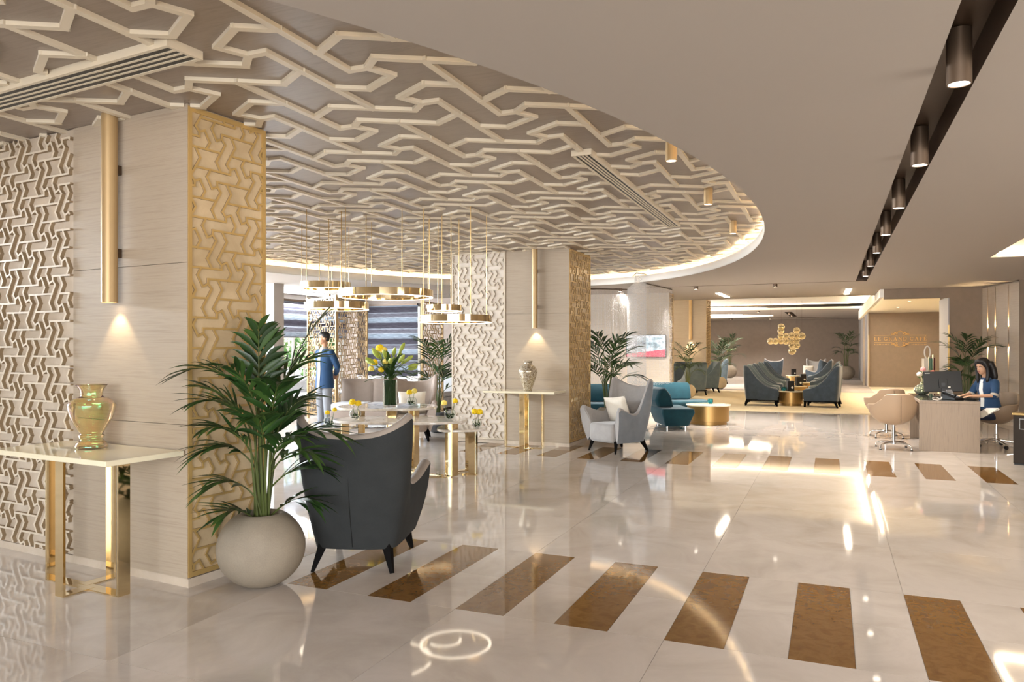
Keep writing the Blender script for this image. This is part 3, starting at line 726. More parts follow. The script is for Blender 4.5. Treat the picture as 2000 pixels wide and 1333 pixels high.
# ================================================================ UPHOLSTERED CHAIRS
def catmull(rows, k):
    out = []; n = len(rows)
    for i in range(n - 1):
        a, b_, c, d = rows[max(i - 1, 0)], rows[i], rows[i + 1], rows[min(i + 2, n - 1)]
        for j in range(k):
            t = j / k
            out.append([.5 * (2 * b_[q] + (c[q] - a[q]) * t + (2 * a[q] - 5 * b_[q] + 4 * c[q] - d[q]) * t * t + (3 * b_[q] - a[q] - 3 * c[q] + d[q]) * t ** 3) for q in range(len(b_))])
    return out + [list(rows[-1])]
def shell(t, rows, z0, zs, m_out, m_in, k=3, nout=7, bulge=.03, flat_front=True):
    """rows: half outline from the back's middle to an arm's front: base x, y, top x, y, top z, thickness"""
    half = catmull(rows, k); full = [[-r[0], r[1], -r[2], r[3], r[4], r[5]] for r in half[:0:-1]] + half
    n = len(full); O = []; I = []
    for i, (bx, by, tx, ty, zt, th) in enumerate(full):
        a = full[max(i - 1, 0)]; c = full[min(i + 1, n - 1)]; tg = Vector((c[2] - a[2], c[3] - a[3], 0))
        if tg.length < 1e-6: tg = Vector((1, 0, 0))
        tg.normalize(); nr = Vector((-tg.y, tg.x, 0))            # inward
        B = Vector((bx, by, z0)); T = Vector((tx, ty, zt)); h = zt - z0
        outer = []
        for j in range(nout):
            v = j / (nout - 1) * .97; p = B.lerp(T, v); p -= nr * bulge * math.sin(PI * v) * min(1, h / .6); outer.append(p)
        rimc = T + nr * th / 2 - Vector((0, 0, th * .25)); inner = [outer[-1]]
        for j in range(1, 6):
            a2 = PI - PI * j / 6; inner.append(rimc + nr * (math.cos(a2) * th / 2) + Vector((0, 0, math.sin(a2) * th * .45)))
        Bi = Vector((bx, by, min(zs, zt - .05))) + nr * (th + .02)
        Ti = rimc + nr * th / 2 - Vector((0, 0, .01))
        for j in range(6): inner.append(Ti.lerp(Bi, j / 5) + nr * .012 * math.sin(PI * j / 5))
        O.append(outer); I.append(inner)
    MB().rings(O, False, False, False).build('outer_shell', m_out, t, smooth=True)
    mb = MB().rings(I, False, False, False)
    for e in (0, n - 1): mb.add(O[e] + I[e][1:], [tuple(range(len(O[e]) + len(I[e]) - 1))])
    mb.build('inner_shell', m_in, t, smooth=True)
def leg(t, a, b_, r0, r1, m=None, n=4):
    MB().tube([a, Vector(a).lerp(Vector(b_), .5), b_], [r0, (r0 + r1) / 2, r1], n).build('leg', m or M_DARKW, t)
def cushion(mb_name, t, m, hx, y0, y1, z0, z1, bow=.03, bev=.05):
    n = 10; poly = [(-hx, y0), (hx, y0)] + [(hx - 2 * hx * i / n, y1 + bow * math.sin(PI * i / n)) for i in range(n + 1)]
    return MB().prism(poly, z0, z1).build(mb_name, m, t, bevel=bev, seg=4, smooth=True)
WING = [(0, -.30, 0, -.45, .925, .06), (.12, -.295, .17, -.44, .94, .06), (.20, -.28, .29, -.40, .98, .06), (.255, -.25, .37, -.33, 1.03, .055), (.275, -.21, .395, -.25, 1.05, .05),
        (.28, -.18, .385, -.19, .95, .05), (.285, -.13, .355, -.12, .72, .055), (.29, -.07, .345, -.06, .585, .065), (.295, 0, .355, .02, .55, .075), (.30, .12, .385, .15, .575, .08),
        (.305, .24, .41, .28, .625, .085), (.31, .30, .42, .36, .65, .085), (.31, .335, .41, .40, .61, .085)]
def wing_chair(loc, rz, label, m_out, m_in, group=None):
    t = thing('wing_chair', label, 'armchair', loc, rz, group)
    shell(t, WING, .15, .30, m_out, m_in)
    MB().tube([(0, -.30 - .145 * v - .03 * math.sin(PI * v) - .001, .15 + .775 * v) for v in [.02 + .8 * i / 10 for i in range(11)]], .0025, 5).build('back_seam', M_BLACK, t)
    cushion('seat', t, m_in, .255, -.28, .36, .15, .42)
    for sx in (-1, 1):
        leg(t, (sx * .22, -.24, .17), (sx * .27, -.32, 0), .042, .016); leg(t, (sx * .24, .29, .17), (sx * .28, .34, 0), .042, .016)
    return t
def pillow(loc, rot, w, h, m, label, name='throw_pillow'):
    mb = MB(); n = 12; R0 = []
    for sgn in (1, -1):
        R = []
        for i in range(n + 1):
            row = []
            for j in range(n + 1):
                u, v = 2 * i / n - 1, 2 * j / n - 1
                pin = 1 - .07 * (1 - v * v) * abs(u) ** 3; pin2 = 1 - .07 * (1 - u * u) * abs(v) ** 3
                th = .075 * (max(0, 1 - u ** 4) * max(0, 1 - v ** 4)) ** .55
                row.append((w / 2 * u * pin, sgn * th, h / 2 * v * pin2))
            R.append(row)
        mb.rings(R, False, False, False)
    o = mb.build(name, m, None, smooth=True); o.location = loc; o.rotation_euler = rot
    return tag(o, label, 'cushion')
wing_chair((-3.055, 4.535, 0), math.radians(20), 'charcoal backed wing chair with taupe inside, seen from behind beside the large palm', M_VELDK, M_VELTP)
wing_chair((-2.86, 10.82, 0), math.radians(149), 'light grey wing chair with cream pillow before the teal sofa', M_VELMID, M_VELGR)
pillow((-2.90, 10.90, .60), (math.radians(-18), math.radians(6), math.radians(149 + 8)), .40, .40, M_CREAMF, 'cream square pillow on the light grey wing chair')
C3 = AT(806, 12.5); wing_chair((C3.x, C3.y, 0), math.radians(206), 'grey wing chair with white pillow behind the nested marble tables', M_TAUPEF, M_TAUPEF)
pillow((C3.x + .0, C3.y - .02, .60), (math.radians(-16), 0, math.radians(206)), .46, .40, M_CREAMF, 'white pillow on the grey wing chair behind the tables')

SLIP = [(0, -.36, 0, -.42, 1.03, .07), (.17, -.355, .20, -.415, 1.035, .07), (.27, -.33, .31, -.385, 1.03, .07), (.295, -.26, .335, -.30, 1.00, .06), (.305, -.17, .335, -.20, .87, .055), (.31, -.05, .335, -.06, .68, .055),
        (.315, .09, .335, .09, .55, .055), (.32, .25, .335, .25, .47, .055), (.32, .42, .335, .44, .42, .055)]
def slipper(label, m_out, m_in, group):
    t = thing('lounge_chair', label, 'chair', (0, 0, 0), 0, group)
    shell(t, SLIP, .16, .32, m_out, m_in, 2, 6, .015)
    cushion('seat', t, m_in, .27, -.34, .42, .18, .46, .02)
    MB().box(-.31, .31, -.35, .43, .135, .17).build('base_rail', M_DARKW, t)
    for sx in (-1, 1):
        leg(t, (sx * .275, -.31, .15), (sx * .285, -.37, 0), .034, .022); leg(t, (sx * .28, .39, .15), (sx * .285, .40, 0), .036, .026)
    return t
LG = 'slate lounge chairs facing each other'
sb = slipper('dark slate blue high-back lounge chair, nearest on the left of the lounge rows', M_VELBL, M_VELBL, LG)
sg = slipper('grey green high-back lounge chair beside the first column palm', M_VELSG, M_VELSG, LG)
E_ = -PI / 2; W_ = PI / 2
sb.location = (-1.70, 20.75, 0.012); sb.rotation_euler.z = E_ + .1
sg.location = (-1.72, 22.1, .012); sg.rotation_euler.z = E_
dup(sb, (-1.72, 23.6, .012), E_, 'dark lounge chair, third from the front on the left of the lounge rows')
sb_r = dup(sb, (-.17, 20.75, .012), W_ - .12, 'dark slate blue high-back lounge chair, nearest on the right of the lounge rows')
sg['label'] = 'grey green lounge chair, second from the front on the left of the lounge rows'
dup(sg, (-.12, 22.3, .012), W_ + .05, 'grey green lounge chair, second from the front on the right of the lounge rows')
dup(sb, (-.15, 25.6, .012), W_, 'dark lounge chair, third from the front on the right of the lounge rows')
dup(sg, (-1.75, 25.9, .012), E_, 'grey green lounge chair, fourth from the front on the left of the lounge rows')
dup(sb, (-1.75, 28.0, .012), E_, 'slate blue lounge chair, fifth from the front on the left of the lounge rows')
dup(sg, (-.1, 28.2, .012), W_, 'grey green lounge chair, fourth from the front on the right of the lounge rows')
p = G(1640, 741); dup(sb, (-.35, 30.6, .012), W_, 'dark lounge chair, rearmost on the right of the lounge rows')
def fl(px, D): v = AT(px, D); return (v.x, v.y, .012)
dup(sg, fl(1353, 24.2), TH + .2, 'grey green lounge chair seen from behind, next to the small palm by the teal sofa')
dup(sb, fl(1325, 25.2), TH + .3, 'dark lounge chair half hidden behind the small palm by the oak column')
dup(sg, fl(1379, 25.6), W_ + .45, 'grey green lounge chair facing left below the oak column tube light')
dup(sg, fl(1402, 32.0), W_ + .2, 'grey green lounge chair behind the palm in the cream pot')
w0 = wing_chair(fl(1510, 33.0), TH - .2, 'pale edged blue wing chair at the rear left of the lounge, seen from behind', M_VELBL, M_VELGR, 'lounge wing chairs')
dup(w0, fl(1592, 31.5), TH + 2.6, 'pale grey wing chair with a cushion facing forward at the rear right of the lounge')
dup(w0, fl(1602, 30.2), TH + .6, 'blue wing chair turned away at the rear right of the lounge')
pc = AT(1579, 31.4); pillow((pc.x, pc.y - .15, .62), (-.25, 0, TH + 2.9), .42, .36, M_CREAMF, 'white cushion on the rear wing chair of the lounge')

# ================================================================ DRUM TABLES
def drum(loc, r, h, label, group=None):
    t = thing('drum_table', label, 'table', loc, 0, group)
    MB().lathe([(r * .95, .06), (r * .97, .065), (r * .97, h - .03), (r * .95, h - .028)], 48).build('drum', M_BRASSD2, t, smooth=True)
    MB().lathe([(r * .86, 0), (r * .86, .062)], 48).build('base', M_BRASSD2, t, smooth=True)
    MB().lathe([(r * .98, h - .028), (r * 1.03, h - .024), (r * 1.03, h - .004), (r * 1.02, h)], 48).build('top', M_CREAMTOP, t, smooth=True)
    return t
M_BRASSD2 = mat('satin_gold_drum', 'a5824d', .36, .7)
DT = AT(1383, 15.1)
drum((DT.x, DT.y, 0), .42, .385, 'gold drum table with white top beside the teal sofa')
DG = 'gold drum tables of the lounge'
d1 = drum((-.95, 20.95, .012), .30, .385, 'gold drum table with white top between the two nearest lounge chairs', DG)
for (x, y), lb in (((-.93, 23.9), 'second'), ((-.85, 26.6), 'third')): dup(d1, (x, y, .012), 0, 'gold drum table, %s from the front between the lounge rows' % lb)
p = AT(1550, 31.0); dup(d1, (p.x, p.y, .012), 0, 'gold drum table with a dark menu box at the rear of the lounge')
M_MENU = mat('dark_menu_box', '15110f', .4); M_TURQ = glass('turquoise_glass', '5fc0c8', .02, 1.3, .9)
def menu(loc, rz, label):
    t = thing('menu_box', label, 'menu stand', loc, rz, 'dark menu boxes on the drum tables')
    MB().box(-.085, .085, -.06, .06, 0, .26).build('box', M_MENU, t, bevel=.004)
    MB().lathe([(.03, 0), (.03, .004)], 16, M=Matrix.Translation((.03, -.061, .09)) @ Matrix.Rotation(PI / 2, 4, 'X')).build('emblem', M_CREAMF, t)
    return t
m1 = menu((-.96, 20.82, .397), TH, 'tall dark menu box on the nearest lounge drum table')
dup(m1, (-.86, 23.8, .397), TH, 'tall dark menu box on the second lounge drum table')
dup(m1, (-.83, 26.5, .397), TH, 'tall dark menu box on the third lounge drum table')
dup(m1, (p.x, p.y, .397), TH, 'tall dark menu box on the rearmost lounge drum table')
def tumbler(loc, label):
    t = thing('candle_glass', label, 'candle holder', loc)
    MB().lathe([(.035, 0), (.05, .02), (.058, .06), (.05, .10), (.046, .10), (.053, .06), (.045, .024), (.001, .012)], 24).build('glass', M_TURQ, t, smooth=True)
    MB().lathe([(.04, .014), (.046, .05), (.001, .05)], 20).build('wax', mat('blue_wax', '8fc9d0', .6), t)
    return t
tumbler((DT.x + .02, DT.y + .16, .385), 'small turquoise candle glass on the drum table by the teal sofa')
tumbler((-1.12, 20.86, .397), 'turquoise candle glass beside the menu box on the nearest lounge drum table')

# ================================================================ TEAL MODULAR SOFA
def teal(loc, rz, w, d, label, bol, h=.385):
    t = thing('sofa_module', label, 'sofa', loc, rz, 'teal modular sofa pieces')
    pf = [(-d / 2 + .10, .05), (-d / 2, h - .07), (-d / 2 + .02, h), (d / 2 - .02, h), (d / 2, h - .05), (d / 2 - .10, .11)]
    mb = MB(); mb.rings([[(x, a, b_) for a, b_ in pf] for x in (-w / 2 + .06, -w / 2, w / 2, w / 2 - .06)], True, True, True)
    R = []
    for x, k in ((-w / 2, 0), (w / 2, 0)): pass
    MB().add([(-w / 2 + .09, -d / 2 + .10, .05), (w / 2 - .09, -d / 2 + .10, .05), (w / 2 - .09, d / 2 - .1, .05), (-w / 2 + .09, d / 2 - .1, .05), (-w / 2, -d / 2, h - .08), (w / 2, -d / 2, h - .08), (w / 2, d / 2, h - .08), (-w / 2, d / 2, h - .08),
              (-w / 2 + .01, -d / 2 + .01, h), (w / 2 - .01, -d / 2 + .01, h), (w / 2 - .01, d / 2 - .01, h), (-w / 2 + .01, d / 2 - .01, h)],
             [(3, 2, 1, 0)] + [(i, (i + 1) % 4, 4 + (i + 1) % 4, 4 + i) for i in range(4)] + [(4 + i, 4 + (i + 1) % 4, 8 + (i + 1) % 4, 8 + i) for i in range(4)] + [(8, 9, 10, 11)]).build('seat', M_TEAL, t, bevel=.03, seg=3, smooth=True)
    for (x, y, a, L) in bol:                     # leaning bolster backs
        M = Matrix.Translation((x, y, h)) @ Matrix.Rotation(a, 4, 'Z')
        q = [(-.17, 0.005), (.15, 0.005), (.21, .13), (.12, .34), (.0, .37), (-.10, .24)]
        R = [[M @ Vector((s_ * (L / 2 - e), c[0] * k, .005 + (c[1] - .15) * k + .15)) for c in q] for s_, e, k in ((-1, 0, .78), (-1, .04, 1), (1, .04, 1), (1, 0, .78))]
        MB().rings(R).build('bolster', M_TEAL, t, bevel=.025, seg=3, smooth=True)
    for sx in (-1, 1):
        for sy in (-1, 1): MB().lathe([(.02, 0), (.02, .07)], 12, (sx * (w / 2 - .14), sy * (d / 2 - .16), 0)).build('foot', M_CHROME, t, smooth=True)
    return t
a = AT(1311, 14.45); teal((a.x, a.y, 0), TH + .05, .62, 1.05, 'teal sofa module with its end towards the camera, right of the grey wing chair', [(-.20, .10, PI / 2 + .1, .72)])
a = AT(1334, 16.3); teal((a.x, a.y, 0), TH, 1.10, .86, 'teal sofa module with a long bolster back, beside the gold drum table', [(-.22, .28, 0, .86)])
a = AT(1232, 15.4); teal((a.x, a.y, 0), TH + 1.1, .9, .6, 'teal sofa module partly hidden behind the light grey wing chair', [])
a = AT(1158, 15.6); teal((a.x, a.y, 0), TH - .1, .95, .8, 'teal sofa module left of the bead curtain palm, beside the second column', [(0, .25, 0, .85)])

# ================================================================ PALMS
def frond(t, base, az, el0, L, droop, nl, lw, ll, rnd, split):
    pts = []; p = Vector(base); el = el0; st = L / 10
    for i in range(11):
        pts.append(p.copy()); d = Vector((math.cos(az) * math.cos(el), math.sin(az) * math.cos(el), math.sin(el))); p = p + d * st; el -= droop / 10 * (.4 + i * .14)
    f = MB().tube(pts, [.0065 * (1 - .07 * i) for i in range(11)], 5)
    rach = f.build('frond', M_STEM, t)
    acc = MB()
    for k in range(nl):
        u = .22 + .78 * (k + .5) / nl; x = u * 10; i = min(9, int(x)); c = pts[i].lerp(pts[i + 1], x - i); tg = (pts[i + 1] - pts[i]).normalized()
        side = tg.cross(Vector((0, 0, 1))).normalized(); up = side.cross(tg)
        for s_ in (-1, 1):
            if rnd.random() < .05: continue
            l = ll * (.55 + .6 * math.sin(PI * min(1, u * .8 + .12))) * rnd.uniform(.85, 1.12); sp = .85 - .45 * u + rnd.uniform(-.12, .12)
            d = (tg * math.cos(sp) + side * s_ * math.sin(sp) + up * rnd.uniform(-.05, .25)).normalized(); wv = d.cross(up).normalized(); nn = wv.cross(d)
            R = []; dr = rnd.uniform(.18, .42)
            for j in range(6):
                v = j / 5; q = c + d * l * v * (1 - .12 * v * dr) + Vector((0, 0, -l * dr * v * v)); w = lw * (.25 + 1.5 * v) if v < .35 else lw * (.775) * (1 - ((v - .35) / .65) ** 1.6) * 1.0 + .0006
                R.append([q - wv * w, q - nn * w * .35, q + wv * w])
            if split: MB().rings(R, False, False, False).build('leaf', M_LEAF if rnd.random() < .65 else M_LEAF2, rach, smooth=True)
            else: acc.rings(R, False, False, False)
    if not split: acc.build('leaves', M_LEAF if rnd.random() < .6 else M_LEAF2, rach, smooth=True)
def palm(loc, label, pot_r, H, spread, seed, n=13, split=False, m_pot=None, ll=.26, lw=.016, nl=9, az0=None, pot_h=None, low=.3, fr=None):
    rnd = random.Random(seed); t = thing('potted_palm', label, 'potted plant', loc); r = pot_r; ph = pot_h or r * 1.68
    pr = []
    for i in range(19):
        a = -1.25 + (1.02 + 1.25) * i / 18; pr.append((r * math.cos(a), ph * .52 + ph * .55 * math.sin(a)))
    z0 = pr[0][1]; pr = [(x, z - z0) for x, z in pr]; top = pr[-1]
    MB().lathe([(pr[0][0] * .9, 0)] + pr + [(top[0] - .02, top[1] + .004), (top[0] - .035, top[1] - .01), (top[0] - .04, top[1] - .06), (.01, top[1] - .06)], 48).build('pot', m_pot or M_POT, t, smooth=True)
    mb = MB(); rs = top[0] - .045
    for k in range(60):
        a = rnd.uniform(0, 2 * PI); q = rs * math.sqrt(rnd.random()); s_ = rnd.uniform(.012, .026); mb.ball((q * math.cos(a), q * math.sin(a), top[1] - .05), (s_, s_, s_ * .7), 5, 3)
    o = mb.build('soil', M_SOIL, t); o['kind'] = 'stuff'
    zt = top[1] - .055
    for k, (ac, hz, el, L, dr) in enumerate(fr or ()):
        az = math.radians(ac) + TH; b0 = Vector((rs * .55 * rnd.random() * math.cos(az + 1), rs * .55 * rnd.random() * math.sin(az + 1), zt)); b1 = Vector((b0.x * 1.1 + .045 * math.cos(az), b0.y * 1.1 + .045 * math.sin(az), hz))
        MB().tube([b0, b0.lerp(b1, .5), b1], [.0095, .008, .006], 6).build('stem', M_STEM, t, smooth=True)
        frond(t, b1, az, el, L, dr, nl, lw, ll, rnd, split)
    for k in range(0 if fr else n):
        az = 2.39996 * k + rnd.uniform(-.3, .3) if az0 is None else az0[k % len(az0)] + rnd.uniform(-.25, .25)
        u = (k + .5) / n; hz = zt + (H - zt) * (low + (.72 - low) * u) * rnd.uniform(.9, 1.05)
        b0 = Vector((rs * .5 * math.cos(az + 1), rs * .5 * math.sin(az + 1), zt)); lean = spread * .13 * (1.2 - u)
        b1 = Vector((b0.x + lean * math.cos(az), b0.y + lean * math.sin(az), hz))
        MB().tube([b0, b0.lerp(b1, .5) + Vector((-.01 * math.cos(az), -.01 * math.sin(az), 0)), b1], [.011, .009, .007], 6).build('stem', M_STEM, t, smooth=True)
        L = (H - hz) * 1.0 + spread * .28 if u > .6 else spread * rnd.uniform(.75, 1.0)
        frond(t, b1, az, 1.25 - .45 * (1 - u) + rnd.uniform(-.12, .12), L, rnd.uniform(.9, 1.6) * (1.2 - .65 * u), nl, lw, ll, rnd, split)
    return t
FRONDS = [(10, 1.06, 1.30, .74, .5), (45, 1.1, 1.2, .50, 1.1), (208, 1.08, 1.22, .54, 1.7), (225, .95, 1.1, .46, 1.5), (100, 1.1, 1.40, .58, .7), (250, 1.02, 1.3, .52, 1.2), (300, .98, 1.25, .46, 1.2), (-8, .78, .95, .52, 1.7), (-28, .70, .9, .42, 1.5),
          (12, .60, .85, .36, 1.4), (-12, .44, .75, .30, 1.2), (212, .74, 1.0, .38, 1.7), (220, .56, .9, .32, 1.5), (238, .42, .8, .26, 1.3), (95, 1.0, 1.3, .5, .9), (60, .86, 1.2, .42, 1.2), (75, .82, 1.15, .42, 1.2), (230, .80, 1.1, .42, 1.4), (320, .76, 1.1, .36, 1.3), (215, .92, 1.3, .46, 1.1),
          (275, .85, 1.2, .40, 1.4), (340, .9, 1.25, .42, 1.2), (110, 1.12, 1.45, .56, .5)]
palm((-3.33, 3.80, 0), 'large kentia palm in a pale round stone pot beside the front column', .272, 1.68, .37, 5, 18, True, ll=.265, lw=.025, nl=8, fr=FRONDS)
a = AT(1187, 13.4); palm((a.x, a.y, 0), 'kentia palm behind the light grey wing chair, before the bead curtain', .27, 1.75, .60, 8, 15, ll=.34, lw=.022, m_pot=M_POT)
a = AT(854, 13.5); palm((a.x, a.y, 0), 'kentia palm in a dark grey pot left of the second column', .25, 1.70, .40, 12, 14, ll=.34, lw=.022, m_pot=M_POTD, pot_h=.36)
a = AT(1343, 22.6); palm((a.x, a.y, .012), 'kentia palm in a cream pot between the teal sofa and the lounge chairs', .24, 1.62, .46, 14, 14, ll=.28, lw=.02, m_pot=M_POTC)
a = AT(1405, 27.6); palm((a.x, a.y, .012), 'kentia palm in a cream round pot at the left of the lounge carpet', .265, 1.75, .5, 17, 13, ll=.32, lw=.022, m_pot=M_POTC)
a = AT(1424, 38.0); palm((a.x, a.y, .012), 'kentia palm in a large grey pot at the left end of the lounge back wall', .38, 2.1, .6, 21, 11, ll=.34, lw=.022, m_pot=M_POT)
a = AT(1653, 36.2); palm((a.x, a.y, .012), 'dark palm in a large grey pot at the right end of the lounge back wall', .38, 2.3, .5, 23, 11, ll=.34, lw=.022, m_pot=M_POT)
palm((2.5, 17.35, 0), 'kentia palm behind the seated woman, in the corner by the slatted wall', .26, 1.75, .34, 27, 14, ll=.32, lw=.022, m_pot=M_POTC)

# ================================================================ LEFT LOUNGE: SCREENS, BLINDS, SOFAS
def screen(pa, pb, h, label, sc=.13):
    pa = Vector(pa); pb = Vector(pb); d = pb - pa; L = d.length
    t = thing('lattice_screen', label, 'room divider', (pa.x, pa.y, 0), math.atan2(d.y, d.x), 'gold lattice screens')
    for x in (0, L): MB().box(x - .022, x + .022, -.022, .022, 0, h).build('post', M_SATIN, t)
    MB().box(.02, L - .02, -.014, .014, h - .05, h - .02).build('rail', M_SATIN, t); MB().box(.02, L - .02, -.014, .014, .1, .13).build('rail', M_SATIN, t)
    fret_panel('fretwork', t, (.02, .008, .13), (1, 0, 0), (0, 0, 1), (0, -1, 0), L - .04, h - .17, sc, .016, .016, M_SATIN, .2, .5)
    return t
def xy(px, D): v = AT(px, D); return (v.x, v.y, 0)
screen(xy(602, 16.3), xy(657, 15.2), 2.58, 'tall gold lattice screen directly behind the standing man, left panel')
screen(xy(658, 15.25), xy(716, 17.0), 2.56, 'tall gold lattice screen panel right of the standing man')
screen(xy(824, 15.9), xy(864, 16.9), 2.52, 'tall gold lattice screen left of the palm in the dark pot')
M_BLIND = mat('striped_blind', '8c8c94', .9)
_co = coords(M_BLIND, 'Position', (6, 6, 90)); _g = nd(M_BLIND, 'ShaderNodeNewGeometry'); _sp = nd(M_BLIND, 'ShaderNodeSeparateXYZ'); lk(M_BLIND, _g.outputs['Position'], _sp.inputs[0])
_md = nd(M_BLIND, 'ShaderNodeMath'); _md.operation = 'MODULO'; _md.inputs[1].default_value = .42; lk(M_BLIND, _sp.outputs[2], _md.inputs[0])
_dv = nd(M_BLIND, 'ShaderNodeMath'); _dv.operation = 'DIVIDE'; _dv.inputs[1].default_value = .42; lk(M_BLIND, _md.outputs[0], _dv.inputs[0])
_cr = ramp(M_BLIND, _dv.outputs[0], [(0, '3f3b45'), (.18, '47434d'), (.21, '858d98'), (.36, '9aa6b2'), (.46, '8b96a3'), (.5, 'b4bcc4'), (.55, '74727b'), (.75, '67646e'), (.8, 'a3a9b1'), (.86, '48444e')])
_mx = nd(M_BLIND, 'ShaderNodeMix'); _mx.data_type = 'RGBA'; _mx.blend_type = 'MULTIPLY'; _mx.inputs['Factor'].default_value = .6
lk(M_BLIND, _cr, _mx.inputs['A']); lk(M_BLIND, ramp(M_BLIND, noise(M_BLIND, _co, 1, 3), [(.35, '8a8a8a'), (.6, 'ffffff')]), _mx.inputs['B']); colour(M_BLIND, _mx.outputs['Result'])
_tr = nd(M_BLIND, 'ShaderNodeBsdfTranslucent'); lk(M_BLIND, _mx.outputs['Result'], _tr.inputs[0]); _ms = nd(M_BLIND, 'ShaderNodeMixShader'); _ms.inputs[0].default_value = .33
lk(M_BLIND, P(M_BLIND).outputs[0], _ms.inputs[1]); lk(M_BLIND, _tr.outputs[0], _ms.inputs[2]); lk(M_BLIND, _ms.outputs[0], M_BLIND.node_tree.nodes['Material Output'].inputs[0])
def blind(loc, rz, w, z0, z1, label):
    t = thing('window_blind', label, 'blind', loc, rz); n = int((z1 - z0) / .30 + .99); H_ = (z1 - z0) / n
    for k in range(n):
        R = []
        for j in range(7):
            v = j / 6; R.append([(0, -.012 - .012 * math.sin(PI * v), z0 + H_ * (k + v)), (w, -.012 - .012 * math.sin(PI * v), z0 + H_ * (k + v))])
        MB().rings(R, False, False, False).build('fold', M_BLIND, t, smooth=True)
    MB().box(0, w, -.05, .0, z1, z1 + .05).build('head_rail', M_BRONZE, t); MB().box(0, w, -.03, -.01, z0 - .02, z0).build('hem_bar', M_BRONZE, t)
    return t
blind((-11.90, 13.0, 0), PI / 2, 3.9, 1.78, 2.63, 'half lowered grey striped roman blind on the left garden window')
bb = blind((-9.92, 17.22, 0), 0, 1.6, .76, 2.63, 'long lowered blue grey striped roman blind behind the lilies'); bb.location.x = -11.52
for k, (a, b_) in enumerate(((2.2, 5.5), (5.9, 9.2), (9.6, 12.7))): pass
# tufted sofa along the garden windows
def sofa(loc, rz, w, d, hb, hs, m_b, m_s, label, tuft=True, arms=True):
    t = thing('sofa', label, 'sofa', loc, rz)
    MB().box(-w / 2, w / 2, -d / 2, d / 2, .06, hs - .14).build('base', m_b, t, bevel=.02)
    for sx in (-1, 1):
        for sy in (-1, 1): MB().box(sx * (w / 2 - .1) - .03, sx * (w / 2 - .1) + .03, sy * (d / 2 - .1) - .03, sy * (d / 2 - .1) + .03, 0, .06).build('foot', M_DARKW, t)
    n = max(1, round(w / .8)); cw = w / n
    for k in range(n): MB().box(-w / 2 + cw * k + .006, -w / 2 + cw * (k + 1) - .006, -d / 2 + .18, d / 2 + .01, hs - .14, hs).build('seat_cushion', m_s, t, bevel=.04, seg=3, smooth=True)
    but = MB()
    for k in range(n):
        nx, nz = 18, 12; R = []; x0 = -w / 2 + cw * k + .004; ww = cw - .008; zz = hb - hs + .12
        for i in range(nx + 1):
            row = []
            for j in range(nz + 1):
                u, v = i / nx, j / nz; dp = .03 * (1 - (2 * u - 1) ** 8) * (1 - (2 * v - 1) ** 8)
                if tuft: dp *= .55 + .45 * min(1, abs(math.sin(u * 4 * PI + (PI / 2 if int(v * 3) % 2 else 0))) + abs(math.sin(v * 3 * PI)))
                row.append((x0 + ww * u, -d / 2 + .16 + dp - .05 * v, hs - .12 + zz * v))
            R.append(row)
        MB().rings(R, False, False, False).build('back_cushion', m_b, t, smooth=True, solid=.02)
        if tuft:
            for a2 in range(4):
                for b2 in range(2): but.ball((x0 + ww * (a2 + .5) / 4, -d / 2 + .175, hs + (hb - hs) * (b2 + .6) / 2.2), (.012, .008, .012), 6, 4)
    MB().box(-w / 2, w / 2, -d / 2, -d / 2 + .13, .06, hb).build('back_frame', m_b, t, bevel=.03, seg=3, smooth=True)
    if tuft: o = but.build('buttons', m_b, t); o['kind'] = 'stuff'
    if arms:
        for sx in (-1, 1): MB().box(sx * w / 2 - .06, sx * w / 2 + .06, -d / 2, d / 2, .06, hs + .18).build('arm', m_b, t, bevel=.03, seg=3, smooth=True)
    return t
sofa((-11.35, 13.6, 0), -PI / 2, 4.2, .85, .80, .45, M_BLUEGR, M_BLUEGR, 'long pale grey button tufted sofa under the left garden window', True, False)
a = AT(722, 14.6); sofa((a.x, a.y, 0), TH + PI - .1, 1.3, .8, .90, .46, M_TAUPEF, M_BLUEGR, 'taupe high-back sofa behind the lattice screen and lilies', False, False)
sofa((-10.1, 16.55, 0), PI, 3.0, .8, .78, .45, M_BLUEGR, M_BLUEGR, 'pale grey sofa below the long striped blind', False, False)
for k, px in enumerate((731, 803)):
    pillow(((-10.8, -9.7)[k], 16.66, .63), (.25, 0, 0), .4, .36, M_CREAMF, 'pale cushion on the window sofa, seen %s of the lily vase' % ('just left', 'just right')[k])

# ---- outside: terrace, hedge, rail
struct('ground', MB().box(-40, -12.3, -30, 60, -.4, -.12).box(-12.3, -8, 17.6, 60, -.4, -.12), mat('terrace_paving', 'cfc9bd', .9))
def shrub(loc, r, h, seed, label):
    rnd = random.Random(seed); t = thing('garden_shrub', label, 'shrub', loc, 0, 'garden shrubs'); mb = MB()
    for k in range(900):
        a = rnd.uniform(0, 2 * PI); z = rnd.uniform(-1, 1); q = math.sqrt(1 - z * z) * rnd.uniform(.6, 1) ; c = Vector((r * q * math.cos(a), r * q * math.sin(a), h * .55 + h * .45 * z))
        d = Vector((rnd.uniform(-1, 1), rnd.uniform(-1, 1), rnd.uniform(-1, 1))).normalized() * rnd.uniform(.07, .14); u = d.orthogonal().normalized() * d.length * .4
        mb.add([c - d, c + u, c + d, c - u], [(0, 1, 2, 3)])
    o = mb.build('foliage', mat('garden_leaf_%d' % seed, ('5d8a3a', '6f9a4a', '4f7a3e', '7da653')[seed % 4], .6), t); o['kind'] = 'stuff'
    MB().tube([(0, 0, 0), (.03, 0, h * .6)], [.06, .04], 8).build('trunk', mat('bark_%d' % seed, '6b5a48', .9), t)
